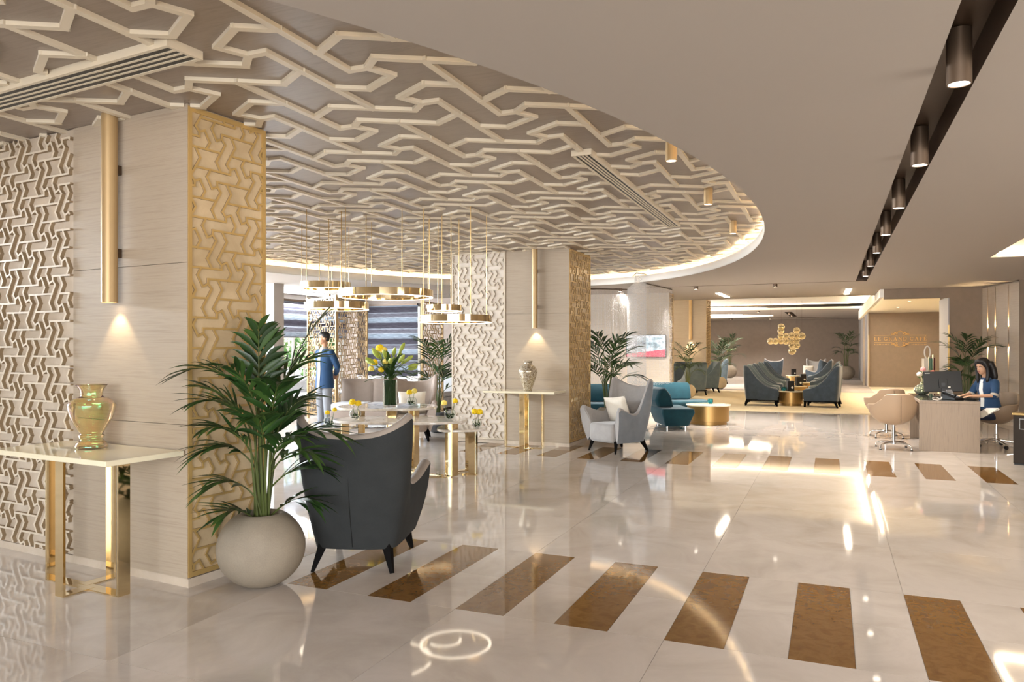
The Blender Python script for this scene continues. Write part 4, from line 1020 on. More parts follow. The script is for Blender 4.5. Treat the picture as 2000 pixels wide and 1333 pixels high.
for k, (x, y, r, h) in enumerate(((-17.5, 17.5, 1.6, 3.4), (-18.5, 21.0, 1.9, 4.0), (-16.5, 24.0, 1.4, 2.6), (-21, 27, 2.2, 4.5))):
    shrub((x, y, -.12), r, h, k, 'green garden shrub outside the left window, %s from the house' % ORD[k])
t = thing('terrace_railing', 'slender white terrace railing outside the left garden window', 'railing', (-14.2, 12.0, -.12), PI / 2)
for z in (.5, 1.05): MB().box(0, 14, -.02, .02, z, z + .04).build('rail', M_WALLW, t)
for k in range(10): MB().box(k * 1.5, k * 1.5 + .04, -.02, .02, 0, 1.09).build('post', M_WALLW, t)

# ================================================================ BEAD CURTAIN AND TELEVISION
def beads(name, strands, z0, z1, label, seed):
    rnd = random.Random(seed); t = thing(name, label, 'bead curtain', (0, 0, 0)); mb = MB()
    for (x, y) in strands:
        z = z1 - rnd.uniform(0, .03)
        while z > z0:
            L = rnd.uniform(.018, .034); r = rnd.choice((.0035, .0045, .006))
            mb.add([(x, y, z), (x + r, y, z - L / 2), (x, y + r, z - L / 2), (x - r, y, z - L / 2), (x, y - r, z - L / 2), (x, y, z - L)], [(0, 1, 2), (0, 2, 3), (0, 3, 4), (0, 4, 1), (5, 2, 1), (5, 3, 2), (5, 4, 3), (5, 1, 4)])
            z -= L
    o = mb.build('strands', M_BEAD, t); o['kind'] = 'stuff'; return t
def row(pa, pb, n): return [(pa[0] + (pb[0] - pa[0]) * i / (n - 1), pa[1] + (pb[1] - pa[1]) * i / (n - 1)) for i in range(n)]
q1, q2, q3, q4, q5 = xy(1118, 16.1), xy(1225, 16.4), xy(1243, 14.6), xy(1262, 14.9), xy(1312, 16.4)
t = beads('bead_curtain', row(q1, q2, 44) + row(xy(1118, 17.1), xy(1222, 17.3), 36), .05, ZF - .03, 'silver bead curtain hanging beside the second column, before the grey wall', 1)
MB().tube([(q1[0], q1[1], ZF - .02), (q2[0], q2[1], ZF - .02)], .012, 6).build('rail', M_BRONZE, t)
t = beads('bead_curtain', row(q2, q3, 30) + row(q3, q4, 22) + row(q4, xy(1226, 16.6), 30), .76, 2.95, 'dense corner of the silver bead curtain left of the television', 2)
MB().tube([(q2[0], q2[1], 2.96), (q3[0], q3[1], 2.96), (q4[0], q4[1], 2.96)], .01, 6).build('rail', M_BRONZE, t)
t = beads('bead_curtain', row(q4, q5, 34), .76, ZF - .03, 'silver bead curtain hanging in front of the television', 3)
MB().tube([(q4[0], q4[1], ZF - .02), (q5[0], q5[1], ZF - .02)], .012, 6).build('rail', M_BRONZE, t)
M_SCREEN = mat('tv_picture', '000000', .3)
_c = coords(M_SCREEN, 'Generated'); _w = nd(M_SCREEN, 'ShaderNodeSeparateXYZ'); lk(M_SCREEN, _c, _w.inputs[0])
_nz = noise(M_SCREEN, coords(M_SCREEN, 'Generated', (2.2, 1, 1.6)), 1.6, 3)
_pic = ramp(M_SCREEN, _nz, [(.3, '3d5560'), (.45, '9fb4bd'), (.55, 'd8dee6'), (.7, '6d7f86')])
_m2 = nd(M_SCREEN, 'ShaderNodeMath'); _m2.operation = 'MULTIPLY_ADD'; _m2.inputs[1].default_value = -.22; lk(M_SCREEN, _w.outputs[0], _m2.inputs[0])
lk(M_SCREEN, _w.outputs[2], _m2.inputs[2])
_r2 = nd(M_SCREEN, 'ShaderNodeMath'); _r2.operation = 'LESS_THAN'; _r2.inputs[1].default_value = .13; lk(M_SCREEN, _m2.outputs[0], _r2.inputs[0])
_mm = nd(M_SCREEN, 'ShaderNodeMix'); _mm.data_type = 'RGBA'; lk(M_SCREEN, _r2.outputs[0], _mm.inputs['Factor']); lk(M_SCREEN, _pic, _mm.inputs['A']); _mm.inputs['B'].default_value = lin('e0415a')
lk(M_SCREEN, _mm.outputs['Result'], P(M_SCREEN).inputs['Emission Color']); P(M_SCREEN).inputs['Emission Strength'].default_value = 1.1
t = thing('television', 'wall mounted television with a red and grey picture behind the bead curtain', 'television', (-3.98, 17.55, 1.29)); k = .0
MB().box(-.47, .47, -.05, -.005, 0, .53).build('casing', M_BLACK, t, bevel=.006); MB().box(-.455, .455, -.053, -.0505, .015, .515).build('screen', M_SCREEN, t)
# ================================================================ RECEPTION DESK
t = thing('reception_desk', 'limed oak reception desk with a dark glass top', 'desk', (1.2, 12.53, 0))
MB().box(0, .77, 0, .05, 0, .70).build('front_panel', M_DESK, t, bevel=.003)
MB().box(.03, .77, 1.74, 1.80, 0, .70).build('rear_panel', M_DESK, t, bevel=.003)
MB().box(0, .77, 0, 1.80, .70, .738).build('top', M_DESK, t, bevel=.003)
MB().box(.01, .76, .03, 1.79, .738, .745).build('glass_sheet', mat('dark_desk_glass', '2c2a27', .06), t)
def dk(px, py, h=.745): return G(px, py, h)
def tub_chair(loc, rz, label, m, base, group=None):
    t = thing('tub_chair', label, 'chair', loc, rz, group); n = 48
    def rimz(a):
        d = abs(math.degrees(a)); pts = [(0, .455), (28, .47), (48, .60), (70, .655), (105, .665), (122, .72), (140, .81), (180, .825)]
        for (x0, y0), (x1, y1) in zip(pts, pts[1:]):
            if x0 <= d <= x1: u = (d - x0) / (x1 - x0); u = u * u * (3 - 2 * u); return y0 + (y1 - y0) * u
        return .825
    def rimr(a):
        d = abs(math.degrees(a)); return .29 + .065 * math.exp(-((d - 80) / 32) ** 2) - .02 * math.exp(-(d / 30) ** 2)
    O = []; I = []
    for j in range(n):
        a = -PI + 2 * PI * j / n; zt, R = rimz(a), rimr(a); dx, dy = math.sin(a), math.cos(a); o = []; i_ = []
        for k in range(9):
            v = k / 8; r = R * math.sin(v * PI / 2) ** .75 if v > 0 else .03; z = .355 + (zt - .355) * (1 - math.cos(v * PI / 2)) ** .9
            o.append((max(r, .03) * dx, max(r, .03) * dy, z))
        for k in range(7):
            v = 1 - k / 6; th = .036; r = max(.02, (R - th) * (math.sin(v * PI / 2) ** .6 if v > 0 else 0)); zs = .44; z = zs + (zt - .004 - zs) * (1 - math.cos(v * PI / 2)) ** 1.3
            i_.append((r * dx, r * dy, z))
        mid = ((R - .016) * dx, (R - .016) * dy, zt + .012)
        O.append(o); I.append([o[-1], mid] + i_)
    MB().rings(O, False, False, False, True).build('shell', m, t, smooth=True)
    MB().rings(I, False, False, False, True).build('lining', m, t, smooth=True)
    MB().box(-.002, .002, -.298, -.28, .42, .80).build('back_seam', M_LEATHD, t)
    if base == 'glides':
        MB().lathe([(.03, .07), (.026, .10), (.024, .36)], 16).build('column', M_CHROME, t, smooth=True)
        for k in range(4):
            a = k * PI / 2 + .6; c, s_ = math.cos(a), math.sin(a)
            MB().tube([(0, 0, .105), (.15 * c, .15 * s_, .095), (.25 * c, .25 * s_, .082), (.285 * c, .285 * s_, .06), (.295 * c, .295 * s_, .012)], [.02, .014, .011, .011, .011], 8).build('leg', M_CHROME, t, smooth=True)
            MB().lathe([(.018, 0), (.016, .014)], 10, (.295 * c, .295 * s_, 0)).build('glide', M_BLACK, t)
    else:
        MB().lathe([(.035, .09), (.03, .2), (.022, .205), (.022, .36)], 16).build('column', M_CHROME, t, smooth=True)
        for k in range(5):
            a = k * 2 * PI / 5 + .3; c, s_ = math.cos(a), math.sin(a)
            MB().tube([(0, 0, .12), (.16 * c, .16 * s_, .10), (.30 * c, .30 * s_, .075)], [.026, .02, .014], 8).build('leg', M_CHROME, t, smooth=True)
            w = MB().lathe([(.028, -.014), (.03, 0), (.028, .014)], 14, M=Matrix.Translation((.30 * c, .30 * s_, .03)) @ Matrix.Rotation(PI / 2, 4, 'Y')).build('castor', M_BLACK, t, smooth=True)
    return t
a = AT(1745, 11.3); tub_chair((a.x, a.y, 0), TH - .12, 'beige leather tub chair on a chrome star base, nearer of the two at the desk', M_LEATHER, 'glides', 'visitor chairs at the desk')
a = AT(1731, 12.8); tub_chair((a.x, a.y, 0), TH - .05, 'beige leather tub chair behind the nearer one at the desk', M_LEATHER, 'glides', 'visitor chairs at the desk')
WCH = AT(1946, 11.45); tub_chair((WCH.x, WCH.y, 0), TH + 1.75, 'taupe tub chair on castors under the seated woman', M_LEATHD, 'castors')
# monitor, seen from behind
a = AT(1841, 11.75); t = thing('computer_monitor', 'black computer monitor turned away, standing on the reception desk', 'monitor', (a.x, a.y, .745), TH - .30)
M = Matrix.Translation((0, 0, .235)) @ Matrix.Rotation(-.16, 4, 'X') @ Matrix.Rotation(-.03, 4, 'Y')
MB().box(-.265, .265, -.015, .02, -.155, .165, M).build('casing', M_BLACK, t, bevel=.006)
MB().box(-.255, .255, .0201, .022, -.145, .155, M).build('screen', M_SCREEN2 if False else mat('monitor_screen', '20242a', .2), t)
MB().box(-.06, .06, -.035, -.015, -.10, .04, M).build('mount', M_BLACK, t, bevel=.004)
MB().box(-.025, .025, -.045, -.02, 0.01, .22).build('neck', M_BLACK, t); MB().box(-.12, .12, -.10, .09, 0, .012).build('foot', M_BLACK, t, bevel=.003)
MB().box(.06, .10, -.0165, -.015, -.10, -.075, M).build('sticker', M_WALLW, t)
tx = bpy.data.curves.new('logo', 'FONT'); tx.body = 'lenovo'; tx.size = .026; tx.extrude = .0003; tx.align_x = 'LEFT'
_tmp = bpy.data.objects.new('logo_curve', tx); COL.objects.link(_tmp); bpy.context.view_layer.update()
_me = bpy.data.meshes.new_from_object(_tmp.evaluated_get(bpy.context.evaluated_depsgraph_get())); bpy.data.objects.remove(_tmp)
o = bpy.data.objects.new('logo', _me); COL.objects.link(o); o.parent = t; _me.materials.clear(); _me.materials.append(M_WALLW)
o.matrix_local = M @ Matrix.Translation((-.245, -.0157, .128)) @ Matrix.Rotation(PI / 2, 4, 'X')
# telephone, cables, keyboard
a = AT(1862, 11.15); t = thing('telephone', 'black desk telephone beside the monitor on the reception desk', 'telephone', (a.x, a.y, .745), TH + .5)
MB().rings([[(x, -.09, 0), (x, .10, 0), (x, .10, .085), (x, -.09, .025)] for x in (-.11, .11)]).build('base', M_BLACK, t, bevel=.006)
MB().tube([(-.085, -.08, .055), (-.085, -.03, .075), (-.085, .05, .105), (-.085, .10, .11)], [.024, .016, .016, .026], 10).build('handset', M_BLACK, t, smooth=True)
MB().rings([[(x, .055, .085), (x, .09, .105), (x, .10, .14), (x, .085, .14)] for x in (-.03, .10)]).build('display', M_GREY, t)
kb = MB()
for i in range(4):
    for j in range(3): kb.box(.0 + j * .03, .02 + j * .03, -.06 + i * .025, -.045 + i * .025, .035 + i * .0075, .046 + i * .0075)
o = kb.build('keys', M_GREY, t); o['kind'] = 'stuff'
for k, (pts, lb) in enumerate((([(1821, 779), (1829, 777), (1836, 780), (1843, 774), (1853, 770)], 'white cable looping across the desk before the monitor'), ([(1823, 782), (1834, 783), (1840, 778), (1832, 775), (1825, 775)], 'second white cable coiled beneath the first one on the desk'))):
    q = [dk(*p_) + Vector((0, 0, .006 + .002 * k)) for p_ in pts]; q = [Vector(v) for v in catmull([list(v) for v in q], 5)]
    tag(MB().tube(q, .004, 6).build('cable', M_WALLW, None, smooth=True), lb, 'cable')
a = AT(1885, 11.25); t = thing('keyboard', 'black keyboard under the hands of the seated woman', 'keyboard', (a.x, a.y, .745), TH + 1.9)
MB().box(-.20, .20, -.065, .065, 0, .014).build('case', M_BLACK, t, bevel=.003)
kb = MB()
for i in range(5):
    for j in range(14): kb.box(-.19 + j * .027, -.168 + j * .027, -.056 + i * .023, -.037 + i * .023, .014, .019)
o = kb.build('keys', M_BLACK, t); o['kind'] = 'stuff'
# flower vase on the desk
M_GRGL = glass('green_ribbed_glass', 'b9c7ab', .05, 1.35, .85)
a = dk(1801, 771); t = thing('rose_vase', 'round ribbed green glass vase of pink and white roses on the reception desk', 'flower vase', a)
R = []
for r, z in smooth_prof([(.05, 0), (.09, .02), (.115, .07), (.10, .125), (.05, .165), (.028, .19), (.03, .21)], 4):
    R.append([(r * (1 + .035 * math.cos(16 * 2 * PI * j / 96)) * math.cos(2 * PI * j / 96), r * (1 + .035 * math.cos(16 * 2 * PI * j / 96)) * math.sin(2 * PI * j / 96), z) for j in range(96)])
MB().rings(R, True, True, False).build('body', M_GRGL, t, smooth=True)
rnd = random.Random(4)
for (dx, dz, r, m) in ((.005, .41, .045, mat('pink_rose', 'e39a95', .6)), (-.055, .33, .045, mat('white_rose', 'efe4d2', .6)), (.16, .36, .04, mat('coral_rose', 'd9715a', .6)), (.04, .30, .035, MATS['white_rose']), (.11, .24, .035, MATS['pink_rose'])):
    x, y = Rot(dx, -.02); MB().tube([(0, 0, .05), (x * .3, y * .3, dz * .6), (x, y, dz)], .0035, 5).build('stem', M_STEMG, t)
    mb = MB(); bloom(mb, (x, y, dz), r, rnd); mb.build('rose', m, t)
for k in range(7):
    a2 = k * 2.4; x, y = .06 * math.cos(a2), .06 * math.sin(a2); z = .22 + .02 * k
    MB().add([(x * .2, y * .2, z), (x - y * .4, y + x * .4, z + .04), (x * 1.7, y * 1.7, z + .06), (x + y * .4, y - x * .4, z + .04)], [(0, 1, 2, 3)]).build('leaf', M_LEAF2, t)
# papers held out past the desk end
a = AT(1925, 10.95, .55); t = thing('paper_sheaf', 'loose white papers sticking out beside the seated woman', 'papers', (a.x, a.y, .56), TH + .1)
for k in range(3): MB().box(-.15, .15, -.105, .105, k * .006, k * .006 + .002, Matrix.Rotation(-.42, 4, 'Y') @ Matrix.Rotation(k * .09, 4, 'Z')).build('sheet', M_WALLW, t)
# bin at the frame's edge
a = AT(2006, 9.75); t = thing('waste_bin', 'dark bronze waste bin with a brass lid at the edge of the lobby', 'bin', (a.x, a.y, 0), -.35)
MB().box(-.13, .13, -.13, .13, .02, .64).build('body', mat('bin_bronze', '2a2119', .35, .6), t, bevel=.004); MB().box(-.14, .14, -.14, .14, .64, .67).build('lid', M_BRASSD, t, bevel=.004)
MB().box(-.12, .12, -.12, .12, 0, .02).build('base', M_BLACK, t)
for x0, x1, z0, z1 in ((-.045, -.035, .46, .6), (.035, .045, .46, .6), (-.035, .035, .46, .47), (-.035, .035, .59, .6)): MB().box(x0 - .02, x1 - .02, -.134, -.129, z0, z1).build('badge_frame', M_CHROME, t)
# brochure stand against the alcove jamb
a = AT(1838, 17.2); t = thing('brochure_stand', 'slim brochure stand with a white ring and gold post by the alcove jamb', 'stand', (a.x - .24, a.y, 0), TH)
MB().box(-.14, .14, -.10, .10, 0, .96).build('pedestal', M_CREAMTOP, t, bevel=.004); MB().box(-.16, -.06, -.08, .02, .96, 1.27).build('cream_holder', M_CREAMF, t)
q = [(-.04 + .065 * math.cos(2 * PI * k / 24), 0, 1.41 + .14 * math.sin(2 * PI * k / 24)) for k in range(25)]
MB().tube(q, .016, 8).build('ring', M_WALLW, t, smooth=True); MB().tube([(.07, -.03, .96), (.07, -.03, 1.36)], .014, 8).build('post', M_BRASS, t, smooth=True); MB().tube([(-.03, -.03, .96), (-.03, -.03, 1.3)], .012, 8).build('post', M_BRASS, t, smooth=True)
MB().box(.03, .06, -.04, .08, 1.0, 1.27).build('green_booklet', mat('booklet_green', '3e6a55', .6), t); MB().box(.085, .12, -.03, .08, 1.0, 1.28).build('red_booklet', mat('booklet_red', '5a1c1a', .6), t)

# ================================================================ SIGN OF THE ALCOVE
YB = 32.5
def xw(px): D = YB / ((px - 1000) / FPX * math.sin(TH) + math.cos(TH)); return AT(px, D).x, D
sx0, sD0 = xw(1707.5); sx1, sD1 = xw(1809.5); zb, zt = HT(665.6, 29.2), HT(658.8, 29.2); LH = zt - zb
t = thing('cafe_sign', 'gold lettered LE GRAND CAFÉ sign with scroll ornaments on the brown alcove wall', 'sign', (0, YB, 0))
M_SIGN = mat('sign_gold', 'c9a165', .4, .3)
TK, TN = .20, .07
def arcp(cx, cy, rx, ry, a0, a1, n=12): return [(cx + rx * math.cos(math.radians(a0 + (a1 - a0) * i / n)), cy + ry * math.sin(math.radians(a0 + (a1 - a0) * i / n))) for i in range(n + 1)]
LET = {'L': (.62, [([(.15, 0), (.15, 1)], TK), ([(0, .03), (.6, .03)], TN), ([(.58, 0), (.58, .22)], TN), ([(0, .97), (.3, .97)], TN)]),
       'E': (.66, [([(.15, 0), (.15, 1)], TK), ([(0, .03), (.62, .03)], TN), ([(0, .97), (.6, .97)], TN), ([(.15, .52), (.5, .52)], TN), ([(.6, 0), (.6, .22)], TN), ([(.58, .8), (.58, 1)], TN)]),
       'F': (.6, [([(.15, 0), (.15, 1)], TK), ([(0, .03), (.3, .03)], TN), ([(0, .97), (.58, .97)], TN), ([(.15, .52), (.46, .52)], TN), ([(.56, .8), (.56, 1)], TN)]),
       'G': (.86, [(arcp(.45, .5, .38, .47, 45, 300), .15), ([(.74, .06), (.74, .42)], TK * .9), ([(.6, .43), (.88, .43)], TN), ([(.76, .72), (.76, .96)], TN)]),
       'C': (.80, [(arcp(.45, .5, .38, .47, 45, 315), .15), ([(.74, .72), (.74, .96)], TN)]),
       'R': (.80, [([(.15, 0), (.15, 1)], TK), ([(0, .03), (.3, .03)], TN), (arcp(.3, .74, .3, .23, 90, -90), .12), ([(0, .97), (.3, .97)], TN), ([(.15, .51), (.3, .51)], TN), ([(.36, .5), (.72, .03)], TK * .8), ([(.66, .03), (.84, .03)], TN)]),
       'A': (.86, [([(.12, .02), (.44, .98)], TN), ([(.42, 1), (.74, .02)], TK), ([(.22, .33), (.62, .33)], TN), ([(0, .03), (.24, .03)], TN), ([(.6, .03), (.88, .03)], TN)]),
       'N': (.86, [([(.14, 0), (.14, 1)], TN), ([(.74, 0), (.74, 1)], TN), ([(.12, .98), (.74, .04)], TK), ([(0, .03), (.26, .03)], TN), ([(.62, .97), (.88, .97)], TN), ([(0, .97), (.14, .97)], TN)]),
       'D': (.86, [([(.15, 0), (.15, 1)], TK), (arcp(.34, .5, .42, .47, 90, -90), .14), ([(0, .97), (.36, .97)], TN), ([(0, .03), (.36, .03)], TN)])}
LET['É'] = (.66, LET['E'][1] + [([(.28, 1.1), (.46, 1.28)], .11)])
words = 'LE GRAND CAFÉ'; gap = .34; tot = sum((LET[c][0] + gap) if c != ' ' else .42 for c in words) - gap
kx = (sx1 - sx0) / tot; x = sx0
for c in words:
    if c == ' ': x += .42 * kx; continue
    w, st = LET[c]; mb = MB()
    for pts, wd in st:
        for p, q in zip(pts, pts[1:]):
            P0 = Vector((x + p[0] * kx, -.008, zb + p[1] * LH)); P1 = Vector((x + q[0] * kx, -.008, zb + q[1] * LH)); d = P1 - P0; L = d.length; d.normalize(); nn = Vector((-d.z, 0, d.x))
            mb.obox((P0 + P1) / 2, d * (L / 2 + .004), nn * (wd * LH / 2), Vector((0, .006, 0)))
    mb.build('letter', M_SIGN, t); x += (w + gap) * kx
xc = (sx0 + sx1) / 2; hw = (sx1 - sx0) / 2
for z in (HT(655.5, 29.2), HT(669.4, 29.2)):
    for s_ in (-1, 1): MB().box(min(xc + s_ * hw, xc + s_ * .32 * hw), max(xc + s_ * hw, xc + s_ * .32 * hw), -.012, 0, z - .008, z + .008).build('rule', M_SIGN, t)
def spiral(cx, cz, r, turns, s_, flip, a0=0): return [(cx + s_ * r * (1 - k / 40) * math.cos(a0 + turns * 2 * PI * k / 40), -.01, cz + flip * r * (1 - k / 40) * math.sin(a0 + turns * 2 * PI * k / 40)) for k in range(37)]
for zc, fl_ in ((HT(653.0, 29.2), 1), (HT(672.0, 29.2), -1)):
    for s_ in (-1, 1):
        MB().tube(spiral(xc + s_ * .13, zc + fl_ * .03, .085, 1.6, s_, fl_, -2.2), .012, 6).build('scroll', M_SIGN, t)
        MB().tube(spiral(xc + s_ * .27, zc - fl_ * .01, .055, 1.3, -s_, fl_, -.5), .011, 6).build('scroll', M_SIGN, t)
        MB().tube([(xc + s_ * .32 * hw, -.01, zc - fl_ * .05), (xc + s_ * .22, -.01, zc + fl_ * .03), (xc + s_ * .08, -.01, zc + fl_ * .09), (xc, -.01, zc + fl_ * .12)], .011, 6).build('scroll', M_SIGN, t)
mk = MB(); rnd = random.Random(3)
for a0, a1 in ((-.98, -.46), (.46, .98)):
    n = 10
    for k in range(n):
        xx = xc + hw * (a0 + (a1 - a0) * k / (n - 1)); mk.box(xx - .011, xx + .011, -.006, 0, HT(674.2, 29.2), HT(672.4, 29.2)); 
o = mk.build('small_print', M_SIGN, t); o['kind'] = 'stuff'

# ================================================================ GLOBE CHANDELIER OF THE LOUNGE
M_GLOBE = mat('gold_glass_globe', 'ecd8a6', .12, .0, 1.35, Transmission_Weight=.8)
t = thing('globe_chandelier', 'cluster of translucent gold glass globes hanging in the rear lounge', 'chandelier', AT(1533, 27.0, 0))
base = AT(1533, 27.0, 0); xa = Vector((math.cos(TH), math.sin(TH), 0)); ya = Vector((-math.sin(TH), math.cos(TH), 0)); rnd = random.Random(2)
for k, (px, py, rp) in enumerate(((1526, 639, 6.5), (1525, 647, 6.5), (1525, 657, 6), (1526, 667, 6), (1535, 657, 6), (1535, 667, 6.5), (1505, 667, 6.5), (1515, 667, 6.5), (1546, 656, 6.5), (1556, 646, 6.5), (1556, 656, 6), (1566, 657, 7), (1547, 666, 6), (1556, 666, 6), (1546, 675, 6), (1556, 675, 6.5), (1547, 686, 7.5))):
    D = 27 + rnd.uniform(-.25, .25); c = AT(px, D, HT(py, D)) - base
    g = MB().ball(c, rp * D / FPX, 20, 12).build('globe', M_GLOBE, t, smooth=True)
    if k in (0, 6, 9, 11): MB().tube([(c.x, c.y, c.z), (c.x, c.y, 3.2)], .002, 5).build('cable', M_BRONZE, t)

# ================================================================ PEOPLE
M_SKIN = mat('skin', 'b98a6b', .55, Subsurface_Weight=.08); M_SKIN2 = mat('skin_fair', 'c39677', .55, Subsurface_Weight=.08)
M_HAIR = mat('black_hair', '120e0d', .5); M_NAVY = fabric('blue_jacket_cloth', '153658', '1a4065', 200, .85, .1); M_NAVY2 = fabric('blue_suit_cloth', '173455', '1c3e60', 200, .85, .1)
M_SHIRT = mat('white_shirt', 'd9d9d4', .8); M_TROU = mat('light_grey_trousers', '7c7e83', .85); M_COLLAR = mat('grey_beige_collar', 'a39a8e', .8); M_SKIRT = mat('dark_blue_skirt', '101c34', .85)
M_EYE = mat('eye_white', 'dedad4', .3); M_LIP = mat('lips', '8c4a44', .5); M_SHOE = mat('grey_shoes', '5c6068', .5)
def limb(mb, pts, rs, n=12):
    mb.tube(pts, rs, n)
    for p, r in zip(pts, rs): mb.ball(p, r, 10, 8)
def blend(o, voxel, it=4):
    m = o.modifiers.new('remesh', 'REMESH'); m.mode = 'VOXEL'; m.voxel_size = voxel; m.use_smooth_shade = True
    s = o.modifiers.new('smooth', 'SMOOTH'); s.iterations = it; s.factor = .5
    for md in [q for q in o.modifiers if q.type == 'EDGE_SPLIT']: o.modifiers.remove(md)
    return o
def head(mb, M, s_=1.0):
    b2 = lambda c, r: mb.ball(c, r, 20, 14, M)
    b2((0, -.012 * s_, .03 * s_), (.076 * s_, .096 * s_, .088 * s_)); b2((0, .022 * s_, -.035 * s_), (.062 * s_, .068 * s_, .075 * s_)); b2((0, .05 * s_, -.085 * s_), (.034 * s_, .034 * s_, .028 * s_))
    mb.rings([[tuple(M @ Vector((x * s_, y * s_, z * s_))) for x, y, z in r] for r in ([(-.008, .082, .025), (.008, .082, .025), (.006, .07, .025), (-.006, .07, .025)], [(-.017, .086, -.032), (.017, .086, -.032), (.014, .07, -.036), (-.014, .07, -.036)])])
    b2((0, .100 * s_, -.025 * s_), (.013 * s_, .013 * s_, .011 * s_))
    for e in (-1, 1): b2((e * .077 * s_, -.01 * s_, -.01 * s_), (.011 * s_, .02 * s_, .031 * s_)); b2((e * .03 * s_, .074 * s_, .022 * s_), (.02 * s_, .012 * s_, .007 * s_))
    b2((0, .083 * s_, -.058 * s_), (.022 * s_, .012 * s_, .011 * s_))
def face_parts(t, M, s_=1.0):
    for e in (-1, 1):
        MB().ball((e * .031 * s_, .0800 * s_, .006 * s_), (.012 * s_, .0065 * s_, .0042 * s_), 10, 8, M).build('eye', M_EYE, t, smooth=True)
        MB().ball((e * .031 * s_, .0855 * s_, .006 * s_), (.0055 * s_, .003 * s_, .0042 * s_), 8, 6, M).build('iris', M_HAIR, t, smooth=True)
        MB().tube([M @ Vector(p) for p in ((e * .015 * s_, .087 * s_, .023 * s_), (e * .032 * s_, .086 * s_, .029 * s_), (e * .05 * s_, .072 * s_, .024 * s_))], .0035 * s_, 5).build('eyebrow', M_HAIR, t)
    MB().ball((0, .0945 * s_, -.058 * s_), (.021 * s_, .004 * s_, .007 * s_), 12, 6, M).build('mouth', M_LIP, t, smooth=True)
def hand(mb, wrist, d, palm_n, curl=.5, s_=1.0):
    """palm and five fingers; d = direction of the fingers, palm_n = out of the palm"""
    d = Vector(d).normalized(); n = Vector(palm_n); n = (n - d * n.dot(d)).normalized(); sd = d.cross(n); w = Vector(wrist)
    R = []
    for u, hw, th in ((-.01, .024, .019), (.03, .034, .015), (.065, .040, .013), (.088, .038, .011)):
        R.append([w + d * u * s_ + sd * (math.cos(a) * hw * s_) + n * (math.sin(a) * th * s_) for a in [2 * PI * k / 10 for k in range(10)]])
    mb.rings(R)
    for k, (o, L) in enumerate(((-.030, .062), (-.010, .074), (.010, .070), (.028, .055))):
        p = w + d * .082 * s_ + sd * o * s_; pts = [w + d * .06 * s_ + sd * o * .9 * s_, p]; a = 0
        for q in range(3): a += curl * (.5 + .25 * q); p = p + (d * math.cos(a) + n * math.sin(a)) * L * s_ / 3 + sd * o * .06; pts.append(p)
        mb.tube(pts, [.0095 * s_, .0095 * s_, .009 * s_, .008 * s_, .0065 * s_], 8)
    p = w + d * .02 * s_ - sd * .026 * s_; mb.tube([p, p + (d * .7 - sd * .7) * .035 * s_ + n * .006, p + (d * .9 - sd * .45) * .066 * s_ + n * .016, p + (d - sd * .2) * .088 * s_ + n * .024], [.014 * s_, .012 * s_, .010 * s_, .008 * s_], 8)
def torso(mb, rows, n=20):
    mb.rings([[(cx + a * math.cos(2 * PI * k / n), cy + b2 * math.sin(2 * PI * k / n), z) for k in range(n)] for z, a, b2, cx, cy in rows])
# ---- standing man, hands clasped behind his back
MP = AT(634, 14.6); t = thing('person', 'man standing in a blue jacket and light grey trousers, hands behind his back', 'person', (MP.x, MP.y, 0), math.radians(167))
HM = Matrix.Translation((0, .02, 1.695)) @ Matrix.Rotation(math.radians(-38), 4, 'Z')
mb = MB(); head(mb, HM, 1.0); limb(mb, [(0, -.01, 1.46), (0, .0, 1.63)], [.055, .052])
torso(mb, [(.86, .15, .10, 0, 0), (.98, .16, .11, 0, 0), (1.12, .14, .10, 0, 0), (1.3, .17, .11, 0, 0), (1.42, .17, .10, 0, 0), (1.48, .07, .06, 0, 0)])
for e in (-1, 1):
    limb(mb, [(e * .085, 0, .90), (e * .095, .015, .50), (e * .10, -.01, .09)], [.078, .052, .036]); limb(mb, [(e * .10, -.02, .06), (e * .11, .12, .035)], [.036, .03])
    limb(mb, [(e * .18, -.005, 1.43), (e * .255, -.09, 1.16), (e * .05, -.215, .985)], [.045, .038, .027])
    hand(mb, (e * .045, -.215, .98), (-e * .9, .0, -.35), (0, -1, 0), .45)
blend(mb.build('body', M_SKIN, t, smooth=True), .0075)
face_parts(t, HM)
mb = MB(); torso(mb, [(.735, .205, .158, 0, 0), (.85, .20, .152, 0, 0), (.98, .188, .142, 0, 0), (1.10, .182, .134, 0, 0), (1.25, .20, .14, 0, 0), (1.38, .205, .13, 0, 0), (1.445, .165, .105, 0, 0), (1.49, .085, .078, 0, -.005)], 28)
for e in (-1, 1): limb(mb, [(e * .175, -.005, 1.415), (e * .235, -.05, 1.28), (e * .262, -.09, 1.15), (e * .16, -.17, 1.065), (e * .085, -.205, 1.01)], [.073, .064, .058, .05, .045], 14)
blend(mb.build('jacket', M_NAVY, t, smooth=True), .011, 5)
mb = MB(); R = []
for z, y in ((.725, .166), (.85, .16), (.98, .15), (1.10, .143), (1.25, .147), (1.36, .138), (1.43, .115), (1.475, .088)): R.append([(-.034, y - .010, z), (-.022, y + .003, z), (0, y + .006, z), (.022, y + .003, z), (.034, y - .010, z)])
mb.rings(R, False, False, False).build('shirt_front', M_SHIRT, t, smooth=True, solid=.006)
MB().lathe([(.084, 1.475), (.072, 1.53), (.066, 1.53), (.076, 1.475)], 24, (0, -.002, 0), cap0=False, cap1=False).build('collar', M_COLLAR, t, smooth=True)
MB().box(.075, .135, .112, .132, 1.325, 1.342).build('name_badge', M_SHIRT, t)
mb = MB()
for e in (-1, 1): limb(mb, [(e * .085, 0, .90), (e * .098, .015, .52), (e * .102, -.01, .10)], [.105, .088, .075], 14)
